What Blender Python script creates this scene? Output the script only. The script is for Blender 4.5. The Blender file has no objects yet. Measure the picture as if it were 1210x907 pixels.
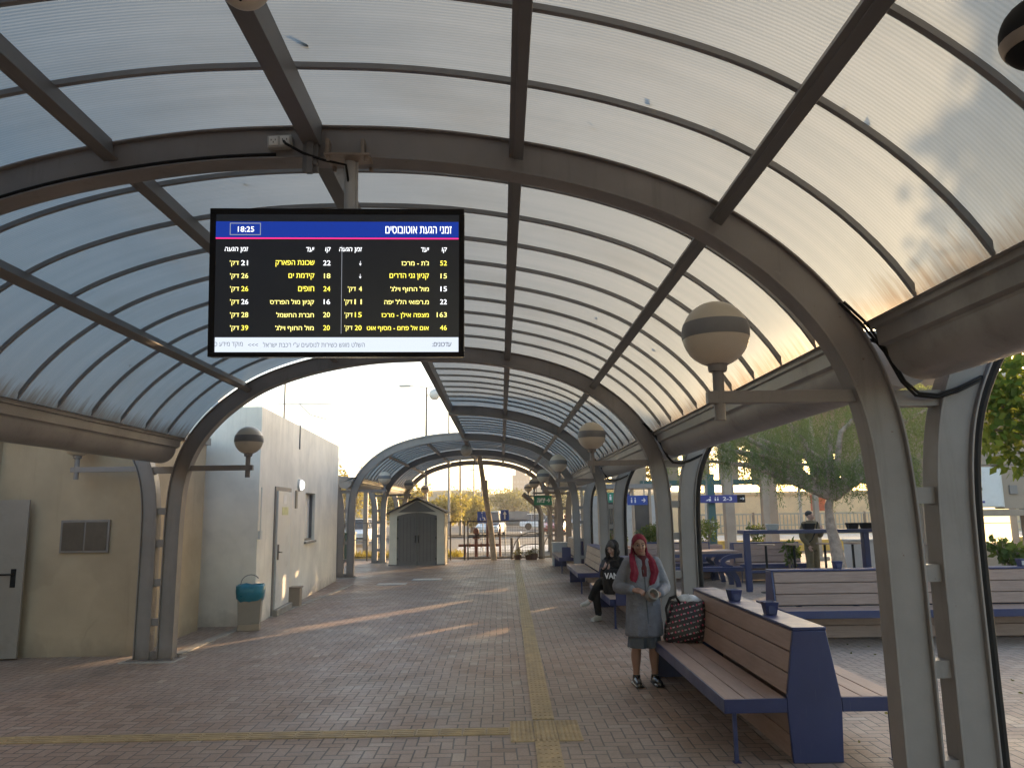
import bpy, bmesh, math, random
import numpy as np
from mathutils import Vector, Matrix
R = math.radians
random.seed(7); NP = np.random.RandomState(7)
SC = bpy.context.scene
COL = SC.collection

# ------------------------------------------------------------------ camera, sky, sun, exposure
cam_d = bpy.data.cameras.new('camera'); cam = bpy.data.objects.new('camera', cam_d); COL.objects.link(cam)
cam_d.sensor_width = 36.0; cam_d.sensor_fit = 'HORIZONTAL'; cam_d.lens = 36.0*900/1210
cam_d.clip_start = 0.05; cam_d.clip_end = 5000
_y, _p, _r = R(0.95), R(9.4), R(-0.8)
_f = Vector((math.sin(_y)*math.cos(_p), math.cos(_y)*math.cos(_p), math.sin(_p)))
_rt = Vector((math.cos(_y), -math.sin(_y), 0)); _up = _rt.cross(_f)
_r2 = _rt*math.cos(_r) + _up*math.sin(_r); _u2 = _up*math.cos(_r) - _rt*math.sin(_r)
M3 = Matrix((_r2, _u2, -_f)).transposed()
cam.matrix_world = Matrix.Translation((0, 0, 1.85)) @ M3.to_4x4()
SC.camera = cam

SUN_AZ, SUN_EL = R(36), R(9.5)
world = bpy.data.worlds.new('World'); SC.world = world; world.use_nodes = True
wt = world.node_tree; wt.nodes.clear()
sky = wt.nodes.new('ShaderNodeTexSky'); sky.sky_type = 'NISHITA'; sky.sun_disc = False
sky.sun_elevation = SUN_EL; sky.sun_rotation = SUN_AZ
sky.air_density = 1.0; sky.dust_density = 1.7; sky.ozone_density = 1.0
bg = wt.nodes.new('ShaderNodeBackground'); bg.inputs[1].default_value = 0.15
wo = wt.nodes.new('ShaderNodeOutputWorld')
wt.links.new(sky.outputs[0], bg.inputs[0]); wt.links.new(bg.outputs[0], wo.inputs[0])
sun_d = bpy.data.lights.new('sun', 'SUN'); sun_d.energy = 4.2; sun_d.angle = R(0.5); sun_d.color = (1.0, 0.67, 0.35)
sun = bpy.data.objects.new('sun', sun_d); COL.objects.link(sun)
sun_dir = Vector((math.sin(SUN_AZ)*math.cos(SUN_EL), math.cos(SUN_AZ)*math.cos(SUN_EL), math.sin(SUN_EL)))
sun.rotation_euler = (-sun_dir).to_track_quat('-Z', 'Y').to_euler(); sun.location = (30, 40, 20)
SC.view_settings.view_transform = 'Standard'; SC.view_settings.look = 'None'
SC.view_settings.exposure = 2.05; SC.view_settings.gamma = 1.0; SC.view_settings.use_curve_mapping = False
SC.cycles.max_bounces = 8; SC.cycles.transmission_bounces = 6; SC.cycles.diffuse_bounces = 5
SC.cycles.use_denoising = True
SC.cycles.sample_clamp_indirect = 6.0

# ------------------------------------------------------------------ node helpers
class NT:
    def __init__(s, name):
        s.mat = bpy.data.materials.new(name); s.mat.use_nodes = True
        s.t = s.mat.node_tree; s.t.nodes.clear()
        s.out = s.t.nodes.new('ShaderNodeOutputMaterial')
    def n(s, typ, **kw):
        nd = s.t.nodes.new(typ)
        for k, v in kw.items(): setattr(nd, k, v)
        return nd
    def set(s, sock, v):
        if isinstance(v, bpy.types.NodeSocket): s.t.links.new(v, sock)
        else: sock.default_value = v
    def m(s, op, a, b=0.0, c=0.0):
        nd = s.n('ShaderNodeMath', operation=op)
        s.set(nd.inputs[0], a); s.set(nd.inputs[1], b); s.set(nd.inputs[2], c)
        return nd.outputs[0]
    def noise(s, vec, scale, detail=4, rough=.55):
        nd = s.n('ShaderNodeTexNoise'); s.set(nd.inputs['Vector'], vec)
        nd.inputs['Scale'].default_value = scale; nd.inputs['Detail'].default_value = detail
        nd.inputs['Roughness'].default_value = rough
        return nd.outputs['Fac']
    def mix(s, fac, a, b, mode='MIX'):
        nd = s.n('ShaderNodeMix', data_type='RGBA', blend_type=mode)
        s.set(nd.inputs[0], fac); s.set(nd.inputs[6], a); s.set(nd.inputs[7], b)
        return nd.outputs[2]
    def ramp(s, fac, stops):
        nd = s.n('ShaderNodeValToRGB'); s.set(nd.inputs[0], fac)
        e = nd.color_ramp.elements
        while len(e) < len(stops): e.new(0.5)
        for el, (p, c) in zip(e, stops):
            el.position = p; el.color = c if len(c) == 4 else (*c, 1)
        return nd.outputs[0]
    def rng(s, v, a, b, c=0.0, d=1.0):
        nd = s.n('ShaderNodeMapRange'); s.set(nd.inputs[0], v)
        for i, x in enumerate((a, b, c, d)): nd.inputs[i+1].default_value = x
        return nd.outputs[0]
    def bsdf(s, color, rough=.5, metal=0.0, spec=.5):
        nd = s.n('ShaderNodeBsdfPrincipled')
        s.set(nd.inputs['Base Color'], color); s.set(nd.inputs['Roughness'], rough)
        nd.inputs['Metallic'].default_value = metal; nd.inputs['Specular IOR Level'].default_value = spec
        return nd
    def bump(s, h, strength=.3, dist=.01):
        nd = s.n('ShaderNodeBump'); s.set(nd.inputs['Height'], h)
        nd.inputs['Strength'].default_value = strength; nd.inputs['Distance'].default_value = dist
        return nd.outputs[0]
    def obj(s): return s.n('ShaderNodeTexCoord').outputs['Object']
    def pos(s): return s.n('ShaderNodeNewGeometry').outputs['Position']
    def fin(s, sh): s.t.links.new(sh.outputs[0] if hasattr(sh, 'outputs') else sh, s.out.inputs[0]); return s.mat

def c4(c): return (c[0], c[1], c[2], 1.0)
def mat(name, col, rough=.55, metal=0.0, var=.18, scale=6.0, bump=0.0, bscale=60, spec=.5, dirt=0.0, dirtcol=(.05, .04, .03)):
    k = NT(name); co = k.obj()
    n1 = k.noise(co, scale, 5)
    lo = tuple(max(0, x*(1-var)) for x in col); hi = tuple(min(1, x*(1+var)) for x in col)
    cc = k.ramp(n1, [(.3, lo), (.7, hi)])
    if dirt:
        n2 = k.noise(co, scale*.35+1.3, 7, .7)
        cc = k.mix(k.m('MULTIPLY', k.rng(n2, .52, .72), dirt), cc, c4(dirtcol))
    b = k.bsdf(cc, k.rng(n1, .2, .8, rough*.85, min(1, rough*1.15)), metal, spec)
    if bump:
        k.t.links.new(k.bump(k.noise(co, bscale, 3), bump), b.inputs['Normal'])
    return k.fin(b)
def emis(name, col, strength):
    k = NT(name); e = k.n('ShaderNodeEmission'); e.inputs[0].default_value = c4(col); e.inputs[1].default_value = strength
    return k.fin(e)

# ------------------------------------------------------------------ mesh helpers
class MB:
    def __init__(s): s.v = []; s.f = []
    def add(s, vs, fs):
        o = len(s.v); s.v += [tuple(v) for v in vs]; s.f += [tuple(i+o for i in f) for f in fs]; return s
    def box(s, c, d, rz=0, M=None):
        x, y, z = (k/2 for k in d)
        vs = [Vector((a*x, b*y, e*z)) for e in (-1, 1) for b in (-1, 1) for a in (-1, 1)]
        mm = Matrix.Rotation(rz, 3, 'Z') if M is None else M
        vs = [mm @ v + Vector(c) for v in vs]
        return s.add(vs, [(0, 2, 3, 1), (4, 5, 7, 6), (0, 1, 5, 4), (2, 6, 7, 3), (1, 3, 7, 5), (0, 4, 6, 2)])
    def b2(s, a, b):
        return s.box([(p+q)/2 for p, q in zip(a, b)], [abs(q-p) for p, q in zip(a, b)])
    def bar(s, a, b, w, h, up=(0, 0, 1)):
        a, b = Vector(a), Vector(b); d = (b-a); L = d.length; d.normalize(); u = Vector(up)
        if abs(d.dot(u)) > .98: u = Vector((0, 1, 0))
        sx = d.cross(u).normalized(); uu = sx.cross(d)
        return s.box((a+b)/2, (w, L, h), M=Matrix((sx, d, uu)).transposed())
    def tube(s, pts, rad, n=10, cap=True):
        pts = [Vector(p) for p in pts]; rs = rad if isinstance(rad, (list, tuple)) else [rad]*len(pts)
        rings = []; prev = None
        for i, p in enumerate(pts):
            t = (pts[min(i+1, len(pts)-1)] - pts[max(i-1, 0)]).normalized()
            if prev is None:
                ref = Vector((0, 0, 1)) if abs(t.z) < .9 else Vector((1, 0, 0))
                a = t.cross(ref).normalized()
            else: a = (prev - t*prev.dot(t)).normalized()
            prev = a; b = t.cross(a)
            rings.append([p + (a*math.cos(2*math.pi*k/n) + b*math.sin(2*math.pi*k/n))*rs[i] for k in range(n)])
        vs = [v for r in rings for v in r]; fs = []
        for i in range(len(rings)-1):
            for k in range(n):
                fs.append((i*n+k, i*n+(k+1) % n, (i+1)*n+(k+1) % n, (i+1)*n+k))
        if cap: fs.append(tuple(reversed(range(n)))); fs.append(tuple((len(rings)-1)*n+k for k in range(n)))
        return s.add(vs, fs)
    def lathe(s, prof, c=(0, 0, 0), n=24, M=None):
        vs = []; fs = []
        for r, z in prof:
            for k in range(n):
                v = Vector((r*math.cos(2*math.pi*k/n), r*math.sin(2*math.pi*k/n), z))
                if M is not None: v = M @ v
                vs.append(v + Vector(c))
        for i in range(len(prof)-1):
            for k in range(n): fs.append((i*n+k, i*n+(k+1) % n, (i+1)*n+(k+1) % n, (i+1)*n+k))
        if prof[0][0] > 1e-4: fs.append(tuple(reversed(range(n))))
        if prof[-1][0] > 1e-4: fs.append(tuple((len(prof)-1)*n+k for k in range(n)))
        return s.add(vs, fs)
    def ball(s, c, r, n=16, m=10, M=None):
        rr = r if isinstance(r, (list, tuple)) else (r, r, r)
        vs = []; fs = []
        for i in range(m+1):
            th = math.pi*i/m
            for k in range(n):
                v = Vector((rr[0]*math.sin(th)*math.cos(2*math.pi*k/n), rr[1]*math.sin(th)*math.sin(2*math.pi*k/n), rr[2]*math.cos(th)))
                if M is not None: v = M @ v
                vs.append(v + Vector(c))
        for i in range(m):
            for k in range(n): fs.append((i*n+k, (i+1)*n+k, (i+1)*n+(k+1) % n, i*n+(k+1) % n))
        return s.add(vs, fs)
    def prism(s, poly, a, b, axis='y'):
        # poly: list of 2d points; axis y -> (x,z); axis x -> (y,z); axis z -> (x,y)
        n = len(poly)
        def P(p, t): return {'y': (p[0], t, p[1]), 'x': (t, p[0], p[1]), 'z': (p[0], p[1], t)}[axis]
        vs = [P(p, a) for p in poly] + [P(p, b) for p in poly]
        fs = [tuple(range(n)), tuple(reversed(range(n, 2*n)))] + [(i, n+i, n+(i+1) % n, (i+1) % n) for i in range(n)]
        return s.add(vs, fs)
    def ringlist(s, rings, cap=True, closed=True):
        n = len(rings[0]); vs = [v for r in rings for v in r]; fs = []
        for i in range(len(rings)-1):
            for k in range(n if closed else n-1): fs.append((i*n+k, i*n+(k+1) % n, (i+1)*n+(k+1) % n, (i+1)*n+k))
        if cap and closed: fs.append(tuple(reversed(range(n)))); fs.append(tuple((len(rings)-1)*n+k for k in range(n)))
        return s.add(vs, fs)
    def build(s, name, m, parent=None, smooth=35, bevel=0.0, loc=None):
        me = bpy.data.meshes.new(name); me.from_pydata([tuple(v) for v in s.v], [], s.f)
        bm = bmesh.new(); bm.from_mesh(me)
        bmesh.ops.remove_doubles(bm, verts=bm.verts, dist=1e-5)
        bmesh.ops.dissolve_degenerate(bm, dist=1e-6, edges=bm.edges)
        bmesh.ops.recalc_face_normals(bm, faces=bm.faces); bm.to_mesh(me); bm.free()
        me.update()
        if smooth:
            me.shade_smooth(); me.set_sharp_from_angle(angle=R(smooth))
        o = bpy.data.objects.new(name, me); COL.objects.link(o)
        if m: me.materials.append(m)
        if parent is not None: o.parent = parent
        if loc is not None: o.location = loc
        if bevel:
            md = o.modifiers.new('bevel', 'BEVEL'); md.width = bevel; md.segments = 2; md.limit_method = 'ANGLE'; md.angle_limit = R(40)
        return o
def tag(o, label=None, cat=None, group=None, kind=None):
    if label: o['label'] = label
    if cat: o['category'] = cat
    if group: o['group'] = group
    if kind: o['kind'] = kind
    return o
def thing(name, label, cat, loc=(0, 0, 0), rz=0, group=None):
    o = bpy.data.objects.new(name, None); COL.objects.link(o); o.location = loc; o.rotation_euler = (0, 0, rz)
    o.empty_display_size = .1
    return tag(o, label, cat, group)
def copy_tree(o, parent=None):
    c = o.copy(); COL.objects.link(c)
    if parent is not None: c.parent = parent
    for ch in [x for x in o.children]: copy_tree(ch, c)
    return c
def smooth_curve(pts, it=3):
    for _ in range(it):
        q = [pts[0]]
        for a, b in zip(pts[:-1], pts[1:]):
            q.append((a[0]*.75+b[0]*.25, a[1]*.75+b[1]*.25)); q.append((a[0]*.25+b[0]*.75, a[1]*.25+b[1]*.75))
        q.append(pts[-1]); pts = q
    return pts
def offset_curve(pts, d):
    out = []
    for i, p in enumerate(pts):
        a = pts[max(i-1, 0)]; b = pts[min(i+1, len(pts)-1)]
        tx, tz = b[0]-a[0], b[1]-a[1]; L = math.hypot(tx, tz)
        out.append((p[0]-tz/L*d, p[1]+tx/L*d))      # left of travel
    return out
def fast_mesh(name, verts, faces_n, nper, m, parent=None):
    # verts: (N,3) array, faces are consecutive runs of nper vertices
    me = bpy.data.meshes.new(name)
    N = len(verts); me.vertices.add(N); me.vertices.foreach_set('co', np.asarray(verts, np.float32).ravel())
    F = N//nper; me.loops.add(N); me.loops.foreach_set('vertex_index', np.arange(N, dtype=np.int32))
    me.polygons.add(F); me.polygons.foreach_set('loop_start', np.arange(0, N, nper, dtype=np.int32))
    me.update(calc_edges=True); me.validate()
    me.materials.append(m)
    o = bpy.data.objects.new(name, me); COL.objects.link(o)
    if parent is not None: o.parent = parent
    return o
# ------------------------------------------------------------------ materials
def paver_material():
    k = NT('herringbone_pavers'); ps = k.pos()
    sx = k.n('ShaderNodeSeparateXYZ'); k.set(sx.inputs[0], ps)
    wob = k.noise(ps, .7, 2)
    X = k.m('ADD', k.m('MULTIPLY', sx.outputs[0], 10.0), k.m('MULTIPLY', k.m('SUBTRACT', wob, .5), .5))
    Y = k.m('ADD', k.m('MULTIPLY', sx.outputs[1], 10.0), k.m('MULTIPLY', k.m('SUBTRACT', wob, .5), .35))
    fx = k.m('FLOOR', X); fy = k.m('FLOOR', Y); lx = k.m('SUBTRACT', X, fx); ly = k.m('SUBTRACT', Y, fy)
    kk = k.m('FLOORED_MODULO', k.m('SUBTRACT', fx, fy), 4.0)
    iz = [k.m('COMPARE', kk, float(i), .4) for i in range(4)]
    dl = k.m('ADD', lx, k.m('MULTIPLY', iz[1], 9)); dr = k.m('ADD', k.m('SUBTRACT', 1, lx), k.m('MULTIPLY', iz[0], 9))
    dt = k.m('ADD', k.m('SUBTRACT', 1, ly), k.m('MULTIPLY', iz[3], 9)); db = k.m('ADD', ly, k.m('MULTIPLY', iz[2], 9))
    d = k.m('MINIMUM', k.m('MINIMUM', dl, dr), k.m('MINIMUM', dt, db))
    joint = k.rng(d, .03, .085)
    ox = k.m('SUBTRACT', fx, iz[1]); oy = k.m('ADD', fy, iz[3])
    cv = k.n('ShaderNodeCombineXYZ'); k.set(cv.inputs[0], ox); k.set(cv.inputs[1], oy)
    wn = k.n('ShaderNodeTexWhiteNoise', noise_dimensions='2D'); k.set(wn.inputs[0], cv.outputs[0])
    big = k.noise(ps, .33, 4, .6); fine = k.noise(ps, 45, 3)
    rnd = k.m('ADD', k.m('MULTIPLY', wn.outputs[0], .55), k.m('MULTIPLY', big, .45))
    colr = k.ramp(rnd, [(.12, (.275, .178, .128)), (.38, (.33, .222, .162)), (.6, (.36, .25, .188)), (.85, (.395, .29, .222))])
    grey = k.mix(k.rng(k.noise(ps, .22, 2), .45, .6, 0, .6), colr, (.335, .27, .215, 1))
    spk = k.mix(k.rng(fine, .35, .65, .0, .35), grey, (.12, .09, .085, 1))
    stain = k.mix(k.m('MULTIPLY', k.rng(k.noise(ps, .9, 7, .7), .55, .72), .45), spk, (.10, .08, .07, 1))
    odd = k.m('GREATER_THAN', wn.outputs[0], .965); stain = k.mix(k.m('MULTIPLY', odd, .2), stain, (.46, .40, .34, 1))
    odd2 = k.m('LESS_THAN', wn.outputs[0], .03); stain = k.mix(k.m('MULTIPLY', odd2, .3), stain, (.10, .065, .05, 1))
    vo = k.n('ShaderNodeTexVoronoi'); k.set(vo.inputs['Vector'], ps); vo.inputs['Scale'].default_value = 1.7
    gum = k.m('MULTIPLY', k.m('LESS_THAN', k.m('ADD', vo.outputs['Distance'], k.m('MULTIPLY', fine, .012)), .034), .55)
    stain = k.mix(gum, stain, (.07, .062, .058, 1))
    fin = k.mix(joint, (.085, .072, .066, 1), stain)
    b = k.bsdf(fin, k.rng(k.noise(ps, 1.7, 5), .3, .7, .42, .68))
    h = k.m('ADD', k.m('MULTIPLY', joint, 1.0), k.m('ADD', k.m('MULTIPLY', wn.outputs[0], .35), k.m('MULTIPLY', fine, .12)))
    k.t.links.new(k.bump(h, .55, .006), b.inputs['Normal'])
    return k.fin(b)
def roof_material():
    k = NT('translucent_polycarbonate'); ps = k.pos()
    sx = k.n('ShaderNodeSeparateXYZ'); k.set(sx.inputs[0], ps)
    flute = k.m('SINE', k.m('MULTIPLY', sx.outputs[1], 2*math.pi/.021))
    st = k.n('ShaderNodeMapping'); k.set(st.inputs[0], ps); st.inputs[3].default_value = (.6, 9, .6)
    n1 = k.noise(st.outputs[0], 1.0, 5, .6); n2 = k.noise(ps, 1.1, 4)
    stx = k.n('ShaderNodeMapping'); k.set(stx.inputs[0], ps); stx.inputs[3].default_value = (1.5, 22, 1.5)
    n3 = k.noise(stx.outputs[0], 1.0, 4, .7)
    base = k.ramp(n1, [(.25, (.225, .252, .265)), (.75, (.272, .296, .306))])
    base = k.mix(k.m('MULTIPLY', k.rng(n2, .5, .75), .25), base, (.145, .14, .12, 1))
    base = k.mix(k.m('ADD', .10, k.m('MULTIPLY', flute, .09)), base, (.09, .095, .095, 1))
    low = k.rng(k.m('ADD', sx.outputs[2], k.m('MULTIPLY', n3, -.42)), 2.66, 2.82, 1.0, 0.0)
    base = k.mix(k.m('MULTIPLY', low, .8), base, (.10, .065, .035, 1))
    tr = k.n('ShaderNodeBsdfTranslucent'); k.set(tr.inputs[0], base)
    df = k.n('ShaderNodeBsdfDiffuse'); k.set(df.inputs[0], base)
    gl = k.n('ShaderNodeBsdfGlossy'); gl.inputs[1].default_value = .22; gl.inputs[0].default_value = (.9, .9, .9, 1)
    bp = k.bump(flute, .10, .003)
    for s_ in (tr, df, gl): k.t.links.new(bp, s_.inputs['Normal'])
    m1 = k.n('ShaderNodeMixShader'); m1.inputs[0].default_value = .28
    k.t.links.new(tr.outputs[0], m1.inputs[1]); k.t.links.new(df.outputs[0], m1.inputs[2])
    rf = k.n('ShaderNodeBsdfRefraction'); rf.inputs['Roughness'].default_value = .70; rf.inputs['IOR'].default_value = 1.12
    k.set(rf.inputs[0], k.mix(.25, base, (.9, .92, .95, 1))); mr = k.n('ShaderNodeMixShader'); mr.inputs[0].default_value = .06
    k.t.links.new(m1.outputs[0], mr.inputs[1]); k.t.links.new(rf.outputs[0], mr.inputs[2]); m1 = mr
    lw = k.n('ShaderNodeLayerWeight'); lw.inputs[0].default_value = .12
    m2 = k.n('ShaderNodeMixShader'); k.t.links.new(k.m('MULTIPLY', lw.outputs['Fresnel'], .7), m2.inputs[0])
    k.t.links.new(m1.outputs[0], m2.inputs[1]); k.t.links.new(gl.outputs[0], m2.inputs[2])
    return k.fin(m2)
def plank_material(name, cols, rough=.6):
    k = NT(name); co = k.obj()
    inf = k.n('ShaderNodeObjectInfo')
    mp = k.n('ShaderNodeMapping'); k.set(mp.inputs[0], co); mp.inputs[3].default_value = (14, 1.2, 14)
    n1 = k.noise(mp.outputs[0], 3.0, 6, .65)
    n2 = k.noise(co, 2.0, 4)
    c = k.ramp(n1, [(.25, cols[0]), (.5, cols[1]), (.78, cols[2])])
    c = k.mix(k.m('MULTIPLY', k.rng(n2, .5, .75), .3), c, c4(tuple(x*.6 for x in cols[0])))
    b = k.bsdf(c, k.rng(n1, .2, .8, rough*.85, rough*1.1)); k.t.links.new(k.bump(n1, .2, .003), b.inputs['Normal'])
    return k.fin(b)
def leaf_material(name, a, b_, c_, trans=.45):
    k = NT(name); g_ = k.n('ShaderNodeNewGeometry')
    c = k.ramp(g_.outputs['Random Per Island'], [(.0, a), (.5, b_), (1.0, c_)])
    df = k.n('ShaderNodeBsdfDiffuse'); k.set(df.inputs[0], c)
    tr = k.n('ShaderNodeBsdfTranslucent'); k.set(tr.inputs[0], k.mix(.5, c, (.30, .32, .05, 1)))
    mx = k.n('ShaderNodeMixShader'); mx.inputs[0].default_value = trans
    k.t.links.new(df.outputs[0], mx.inputs[1]); k.t.links.new(tr.outputs[0], mx.inputs[2])
    return k.fin(mx)
def wall_material(name, col, dirt=.35, streak=True):
    k = NT(name); ps = k.pos()
    n = k.noise(ps, 1.4, 6, .6); f = k.noise(ps, 90, 3)
    lo = tuple(x*.86 for x in col); hi = tuple(min(1, x*1.08) for x in col)
    c = k.ramp(n, [(.3, lo), (.7, hi)])
    mp = k.n('ShaderNodeMapping'); k.set(mp.inputs[0], ps); mp.inputs[3].default_value = (7, 7, .35)
    s1 = k.noise(mp.outputs[0], 1.0, 5, .65)
    c = k.mix(k.m('MULTIPLY', k.rng(s1, .56, .8), dirt), c, c4(tuple(x*.45 for x in col)))
    sx = k.n('ShaderNodeSeparateXYZ'); k.set(sx.inputs[0], ps)
    low = k.rng(k.m('ADD', sx.outputs[2], k.m('MULTIPLY', k.noise(ps, 5, 5), .5)), .22, .5, 1, 0)
    c = k.mix(k.m('MULTIPLY', low, .45), c, (.16, .13, .10, 1))
    mp2 = k.n('ShaderNodeMapping'); k.set(mp2.inputs[0], ps); mp2.inputs[3].default_value = (11, 11, .5)
    drip = k.m('MULTIPLY', k.rng(k.noise(mp2.outputs[0], 1.0, 4, .6), .5, .68), k.rng(sx.outputs[2], 2.3, 3.65))
    c = k.mix(k.m('MULTIPLY', drip, .3), c, c4(tuple(x*.5 for x in col)))
    patch = k.rng(k.noise(ps, .75, 3, .5), .585, .60); c = k.mix(k.m('MULTIPLY', patch, .22), c, c4(tuple(min(1, x*1.2) for x in col)))
    cr = k.n('ShaderNodeTexVoronoi', feature='DISTANCE_TO_EDGE'); cr.inputs['Scale'].default_value = .55
    wv = k.n('ShaderNodeMix', data_type='VECTOR'); wv.inputs[0].default_value = .12; k.set(wv.inputs[4], ps); nz_ = k.n('ShaderNodeTexNoise'); k.set(nz_.inputs['Vector'], ps); nz_.inputs['Scale'].default_value = 3; k.set(wv.inputs[5], nz_.outputs['Color']); k.set(cr.inputs['Vector'], wv.outputs[1])
    c = k.mix(k.m('MULTIPLY', k.m('MULTIPLY', k.rng(cr.outputs['Distance'], .0, .006, 1, 0), k.rng(k.noise(ps, .6, 2), .58, .64)), .3), c, c4(tuple(x*.4 for x in col)))
    b = k.bsdf(c, .85, spec=.25); k.t.links.new(k.bump(k.m('ADD', f, k.m('MULTIPLY', n, .5)), .25, .006), b.inputs['Normal'])
    return k.fin(b)

M = {}
M['pavers'] = paver_material()
M['roof'] = roof_material()
def steel_material():
    k = NT('grey_painted_steel'); ps = k.pos()
    mp = k.n('ShaderNodeMapping'); k.set(mp.inputs[0], ps); mp.inputs[3].default_value = (9, 9, .7)
    st = k.noise(mp.outputs[0], 1.0, 6, .7); n1 = k.noise(ps, 2.2, 5, .6); n2 = k.noise(ps, 38, 3, .6); n3 = k.noise(ps, 7, 8, .75)
    c = k.ramp(n1, [(.3, (.192, .173, .163)), (.7, (.242, .220, .208))])
    c = k.mix(k.m('MULTIPLY', k.rng(st, .55, .78), .45), c, (.085, .07, .058, 1))
    c = k.mix(k.m('MULTIPLY', k.rng(n3, .62, .72), .5), c, (.27, .25, .235, 1))
    sx = k.n('ShaderNodeSeparateXYZ'); k.set(sx.inputs[0], ps)
    low = k.rng(k.m('ADD', sx.outputs[2], k.m('MULTIPLY', n3, .35)), .16, .36, 1, 0)
    c = k.mix(k.m('MULTIPLY', low, .55), c, (.10, .065, .045, 1))
    c = k.mix(k.m('MULTIPLY', k.rng(n2, .70, .76), k.rng(n1, .5, .6)), c, (.13, .055, .025, 1))
    b = k.bsdf(c, k.rng(n3, .3, .7, .36, .58)); k.t.links.new(k.bump(k.m('ADD', n2, k.m('MULTIPLY', n1, 2.0)), .10, .006), b.inputs['Normal']); return k.fin(b)
M['steel'] = steel_material()
M['steel_dark'] = mat('dark_steel_purlins', (.145, .138, .134), .5, 0, .1, 3, dirt=.2)
M['gutter'] = mat('grey_gutter_sheet', (.30, .285, .27), .4, .15, .14, 2.2, .03, 80, dirt=.4)
M['bar'] = mat('glazing_bar_aluminium', (.24, .235, .235), .5, .1, .1, 4)
M['black'] = mat('black_rubber', (.012, .011, .011), .7, 0, .2, 8, spec=.2)
M['blackgloss'] = mat('black_plastic', (.012, .012, .014), .25, 0, .15, 8)
M['galv'] = mat('galvanised_bracket', (.30, .24, .19), .45, .5, .25, 9, dirt=.4, dirtcol=(.16, .08, .04))
M['white_p'] = mat('white_plastic', (.62, .61, .58), .45, 0, .08, 8)
M['globe'] = mat('milky_globe_acrylic', (.56, .49, .385), .38, 0, .10, 3, dirt=.4, dirtcol=(.20, .155, .11))
M['band'] = mat('grey_globe_band', (.17, .165, .165), .5, 0, .1, 5, dirt=.2)
def navy_material():
    k = NT('navy_painted_metal'); co = k.obj(); n1 = k.noise(co, 3, 5); n2 = k.noise(co, 9, 9, .8); n3 = k.noise(co, 1.6, 6, .7)
    mp = k.n('ShaderNodeMapping'); k.set(mp.inputs[0], co); mp.inputs[2].default_value = (.4, .9, .3); mp.inputs[3].default_value = (60, 60, 3)
    sc = k.noise(mp.outputs[0], 1, 3, .6)
    c = k.ramp(n1, [(.3, (.017, .023, .082)), (.7, (.023, .031, .108))])
    c = k.mix(k.m('MULTIPLY', k.rng(n3, .5, .72), .35), c, (.055, .05, .055, 1))
    c = k.mix(k.m('MULTIPLY', k.rng(sc, .66, .72), .35), c, (.09, .10, .15, 1))
    c = k.mix(k.rng(n2, .705, .73), c, (.16, .14, .13, 1))
    b = k.bsdf(c, k.rng(n3, .3, .7, .28, .55)); k.t.links.new(k.bump(k.noise(co, 90, 3), .05), b.inputs['Normal']); return k.fin(b)
M['navy'] = navy_material()
M['plank'] = plank_material('brown_composite_planks', [(.215, .136, .108), (.28, .186, .15), (.345, .24, .2)])
M['plank_l'] = plank_material('pale_worn_planks', [(.24, .17, .13), (.32, .235, .18), (.39, .295, .23)])
M['tact'] = mat('yellow_tactile_paving', (.40, .29, .155), .6, 0, .22, 7, .2, 80, dirt=.6, dirtcol=(.15, .11, .07))
M['conc'] = mat('worn_concrete', (.32, .29, .25), .8, 0, .18, 4, .3, 50, dirt=.4)
M['white_wall'] = wall_material('white_rendered_wall', (.83, .77, .68), .25)
M['beige_wall'] = wall_material('beige_rendered_wall', (.42, .335, .23), .4)
M['grey_door'] = mat('grey_metal_door', (.26, .228, .195), .45, 0, .1, 2, dirt=.3)
M['white_door'] = mat('white_metal_door', (.66, .66, .65), .4, 0, .06, 2, dirt=.25)
M['glass'] = mat('dark_window_glass', (.05, .055, .06), .08, 0, .1, 3)
M['asphalt'] = mat('asphalt_lot', (.085, .082, .078), .85, 0, .2, 1.2, .4, 60, dirt=.3)
M['dirt'] = mat('dry_earth', (.20, .155, .10), .95, 0, .3, .4, .5, 20)
M['bark'] = mat('grey_brown_bark', (.22, .165, .125), .9, 0, .35, 14, .8, 30)
M['skin'] = mat('skin', (.27, .148, .105), .5, 0, .06, 10)
M['skin_l'] = mat('light_skin', (.50, .32, .25), .5, 0, .06, 10)
M['wood'] = mat('weathered_wood_pole', (.42, .33, .24), .85, 0, .25, 9, .3, 40)
M['red'] = mat('red_painted_pipe', (.17, .062, .045), .7, 0, .2, 6)
M['gold_wall'] = wall_material('sandstone_retaining_wall', (.84, .67, .42), .3)
M['beige_col'] = mat('beige_concrete_column', (.33, .262, .20), .8, 0, .12, 3, .2, 40)
M['teal'] = mat('teal_painted_steel', (.03, .10, .105), .45, 0, .15, 3)
M['kerb_y'] = mat('yellow_kerb_paint', (.55, .38, .08), .7, 0, .2, 3, dirt=.4)
M['rail'] = mat('pale_grey_rail', (.42, .42, .41), .5, .1, .1, 5)
M['sign_b'] = mat('blue_sign_sheet', (.02, .07, .36), .35, 0, .06, 4)
M['sign_nb'] = mat('navy_sign_sheet', (.03, .04, .22), .35, 0, .06, 4)
M['sign_g'] = mat('green_sign_sheet', (.015, .20, .12), .35, 0, .06, 4)
M['sign_w'] = mat('white_sign_paint', (.78, .78, .78), .45, 0, .03, 4)
M['mesh_fence'] = mat('rusty_dark_fence_steel', (.06, .05, .045), .6, .2, .3, 8)
M['resin_l'] = mat('pale_resin_shed_wall', (.55, .49, .395), .6, 0, .08, 3)
M['resin_d'] = mat('dark_brown_resin', (.115, .10, .09), .55, 0, .1, 4)
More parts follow.
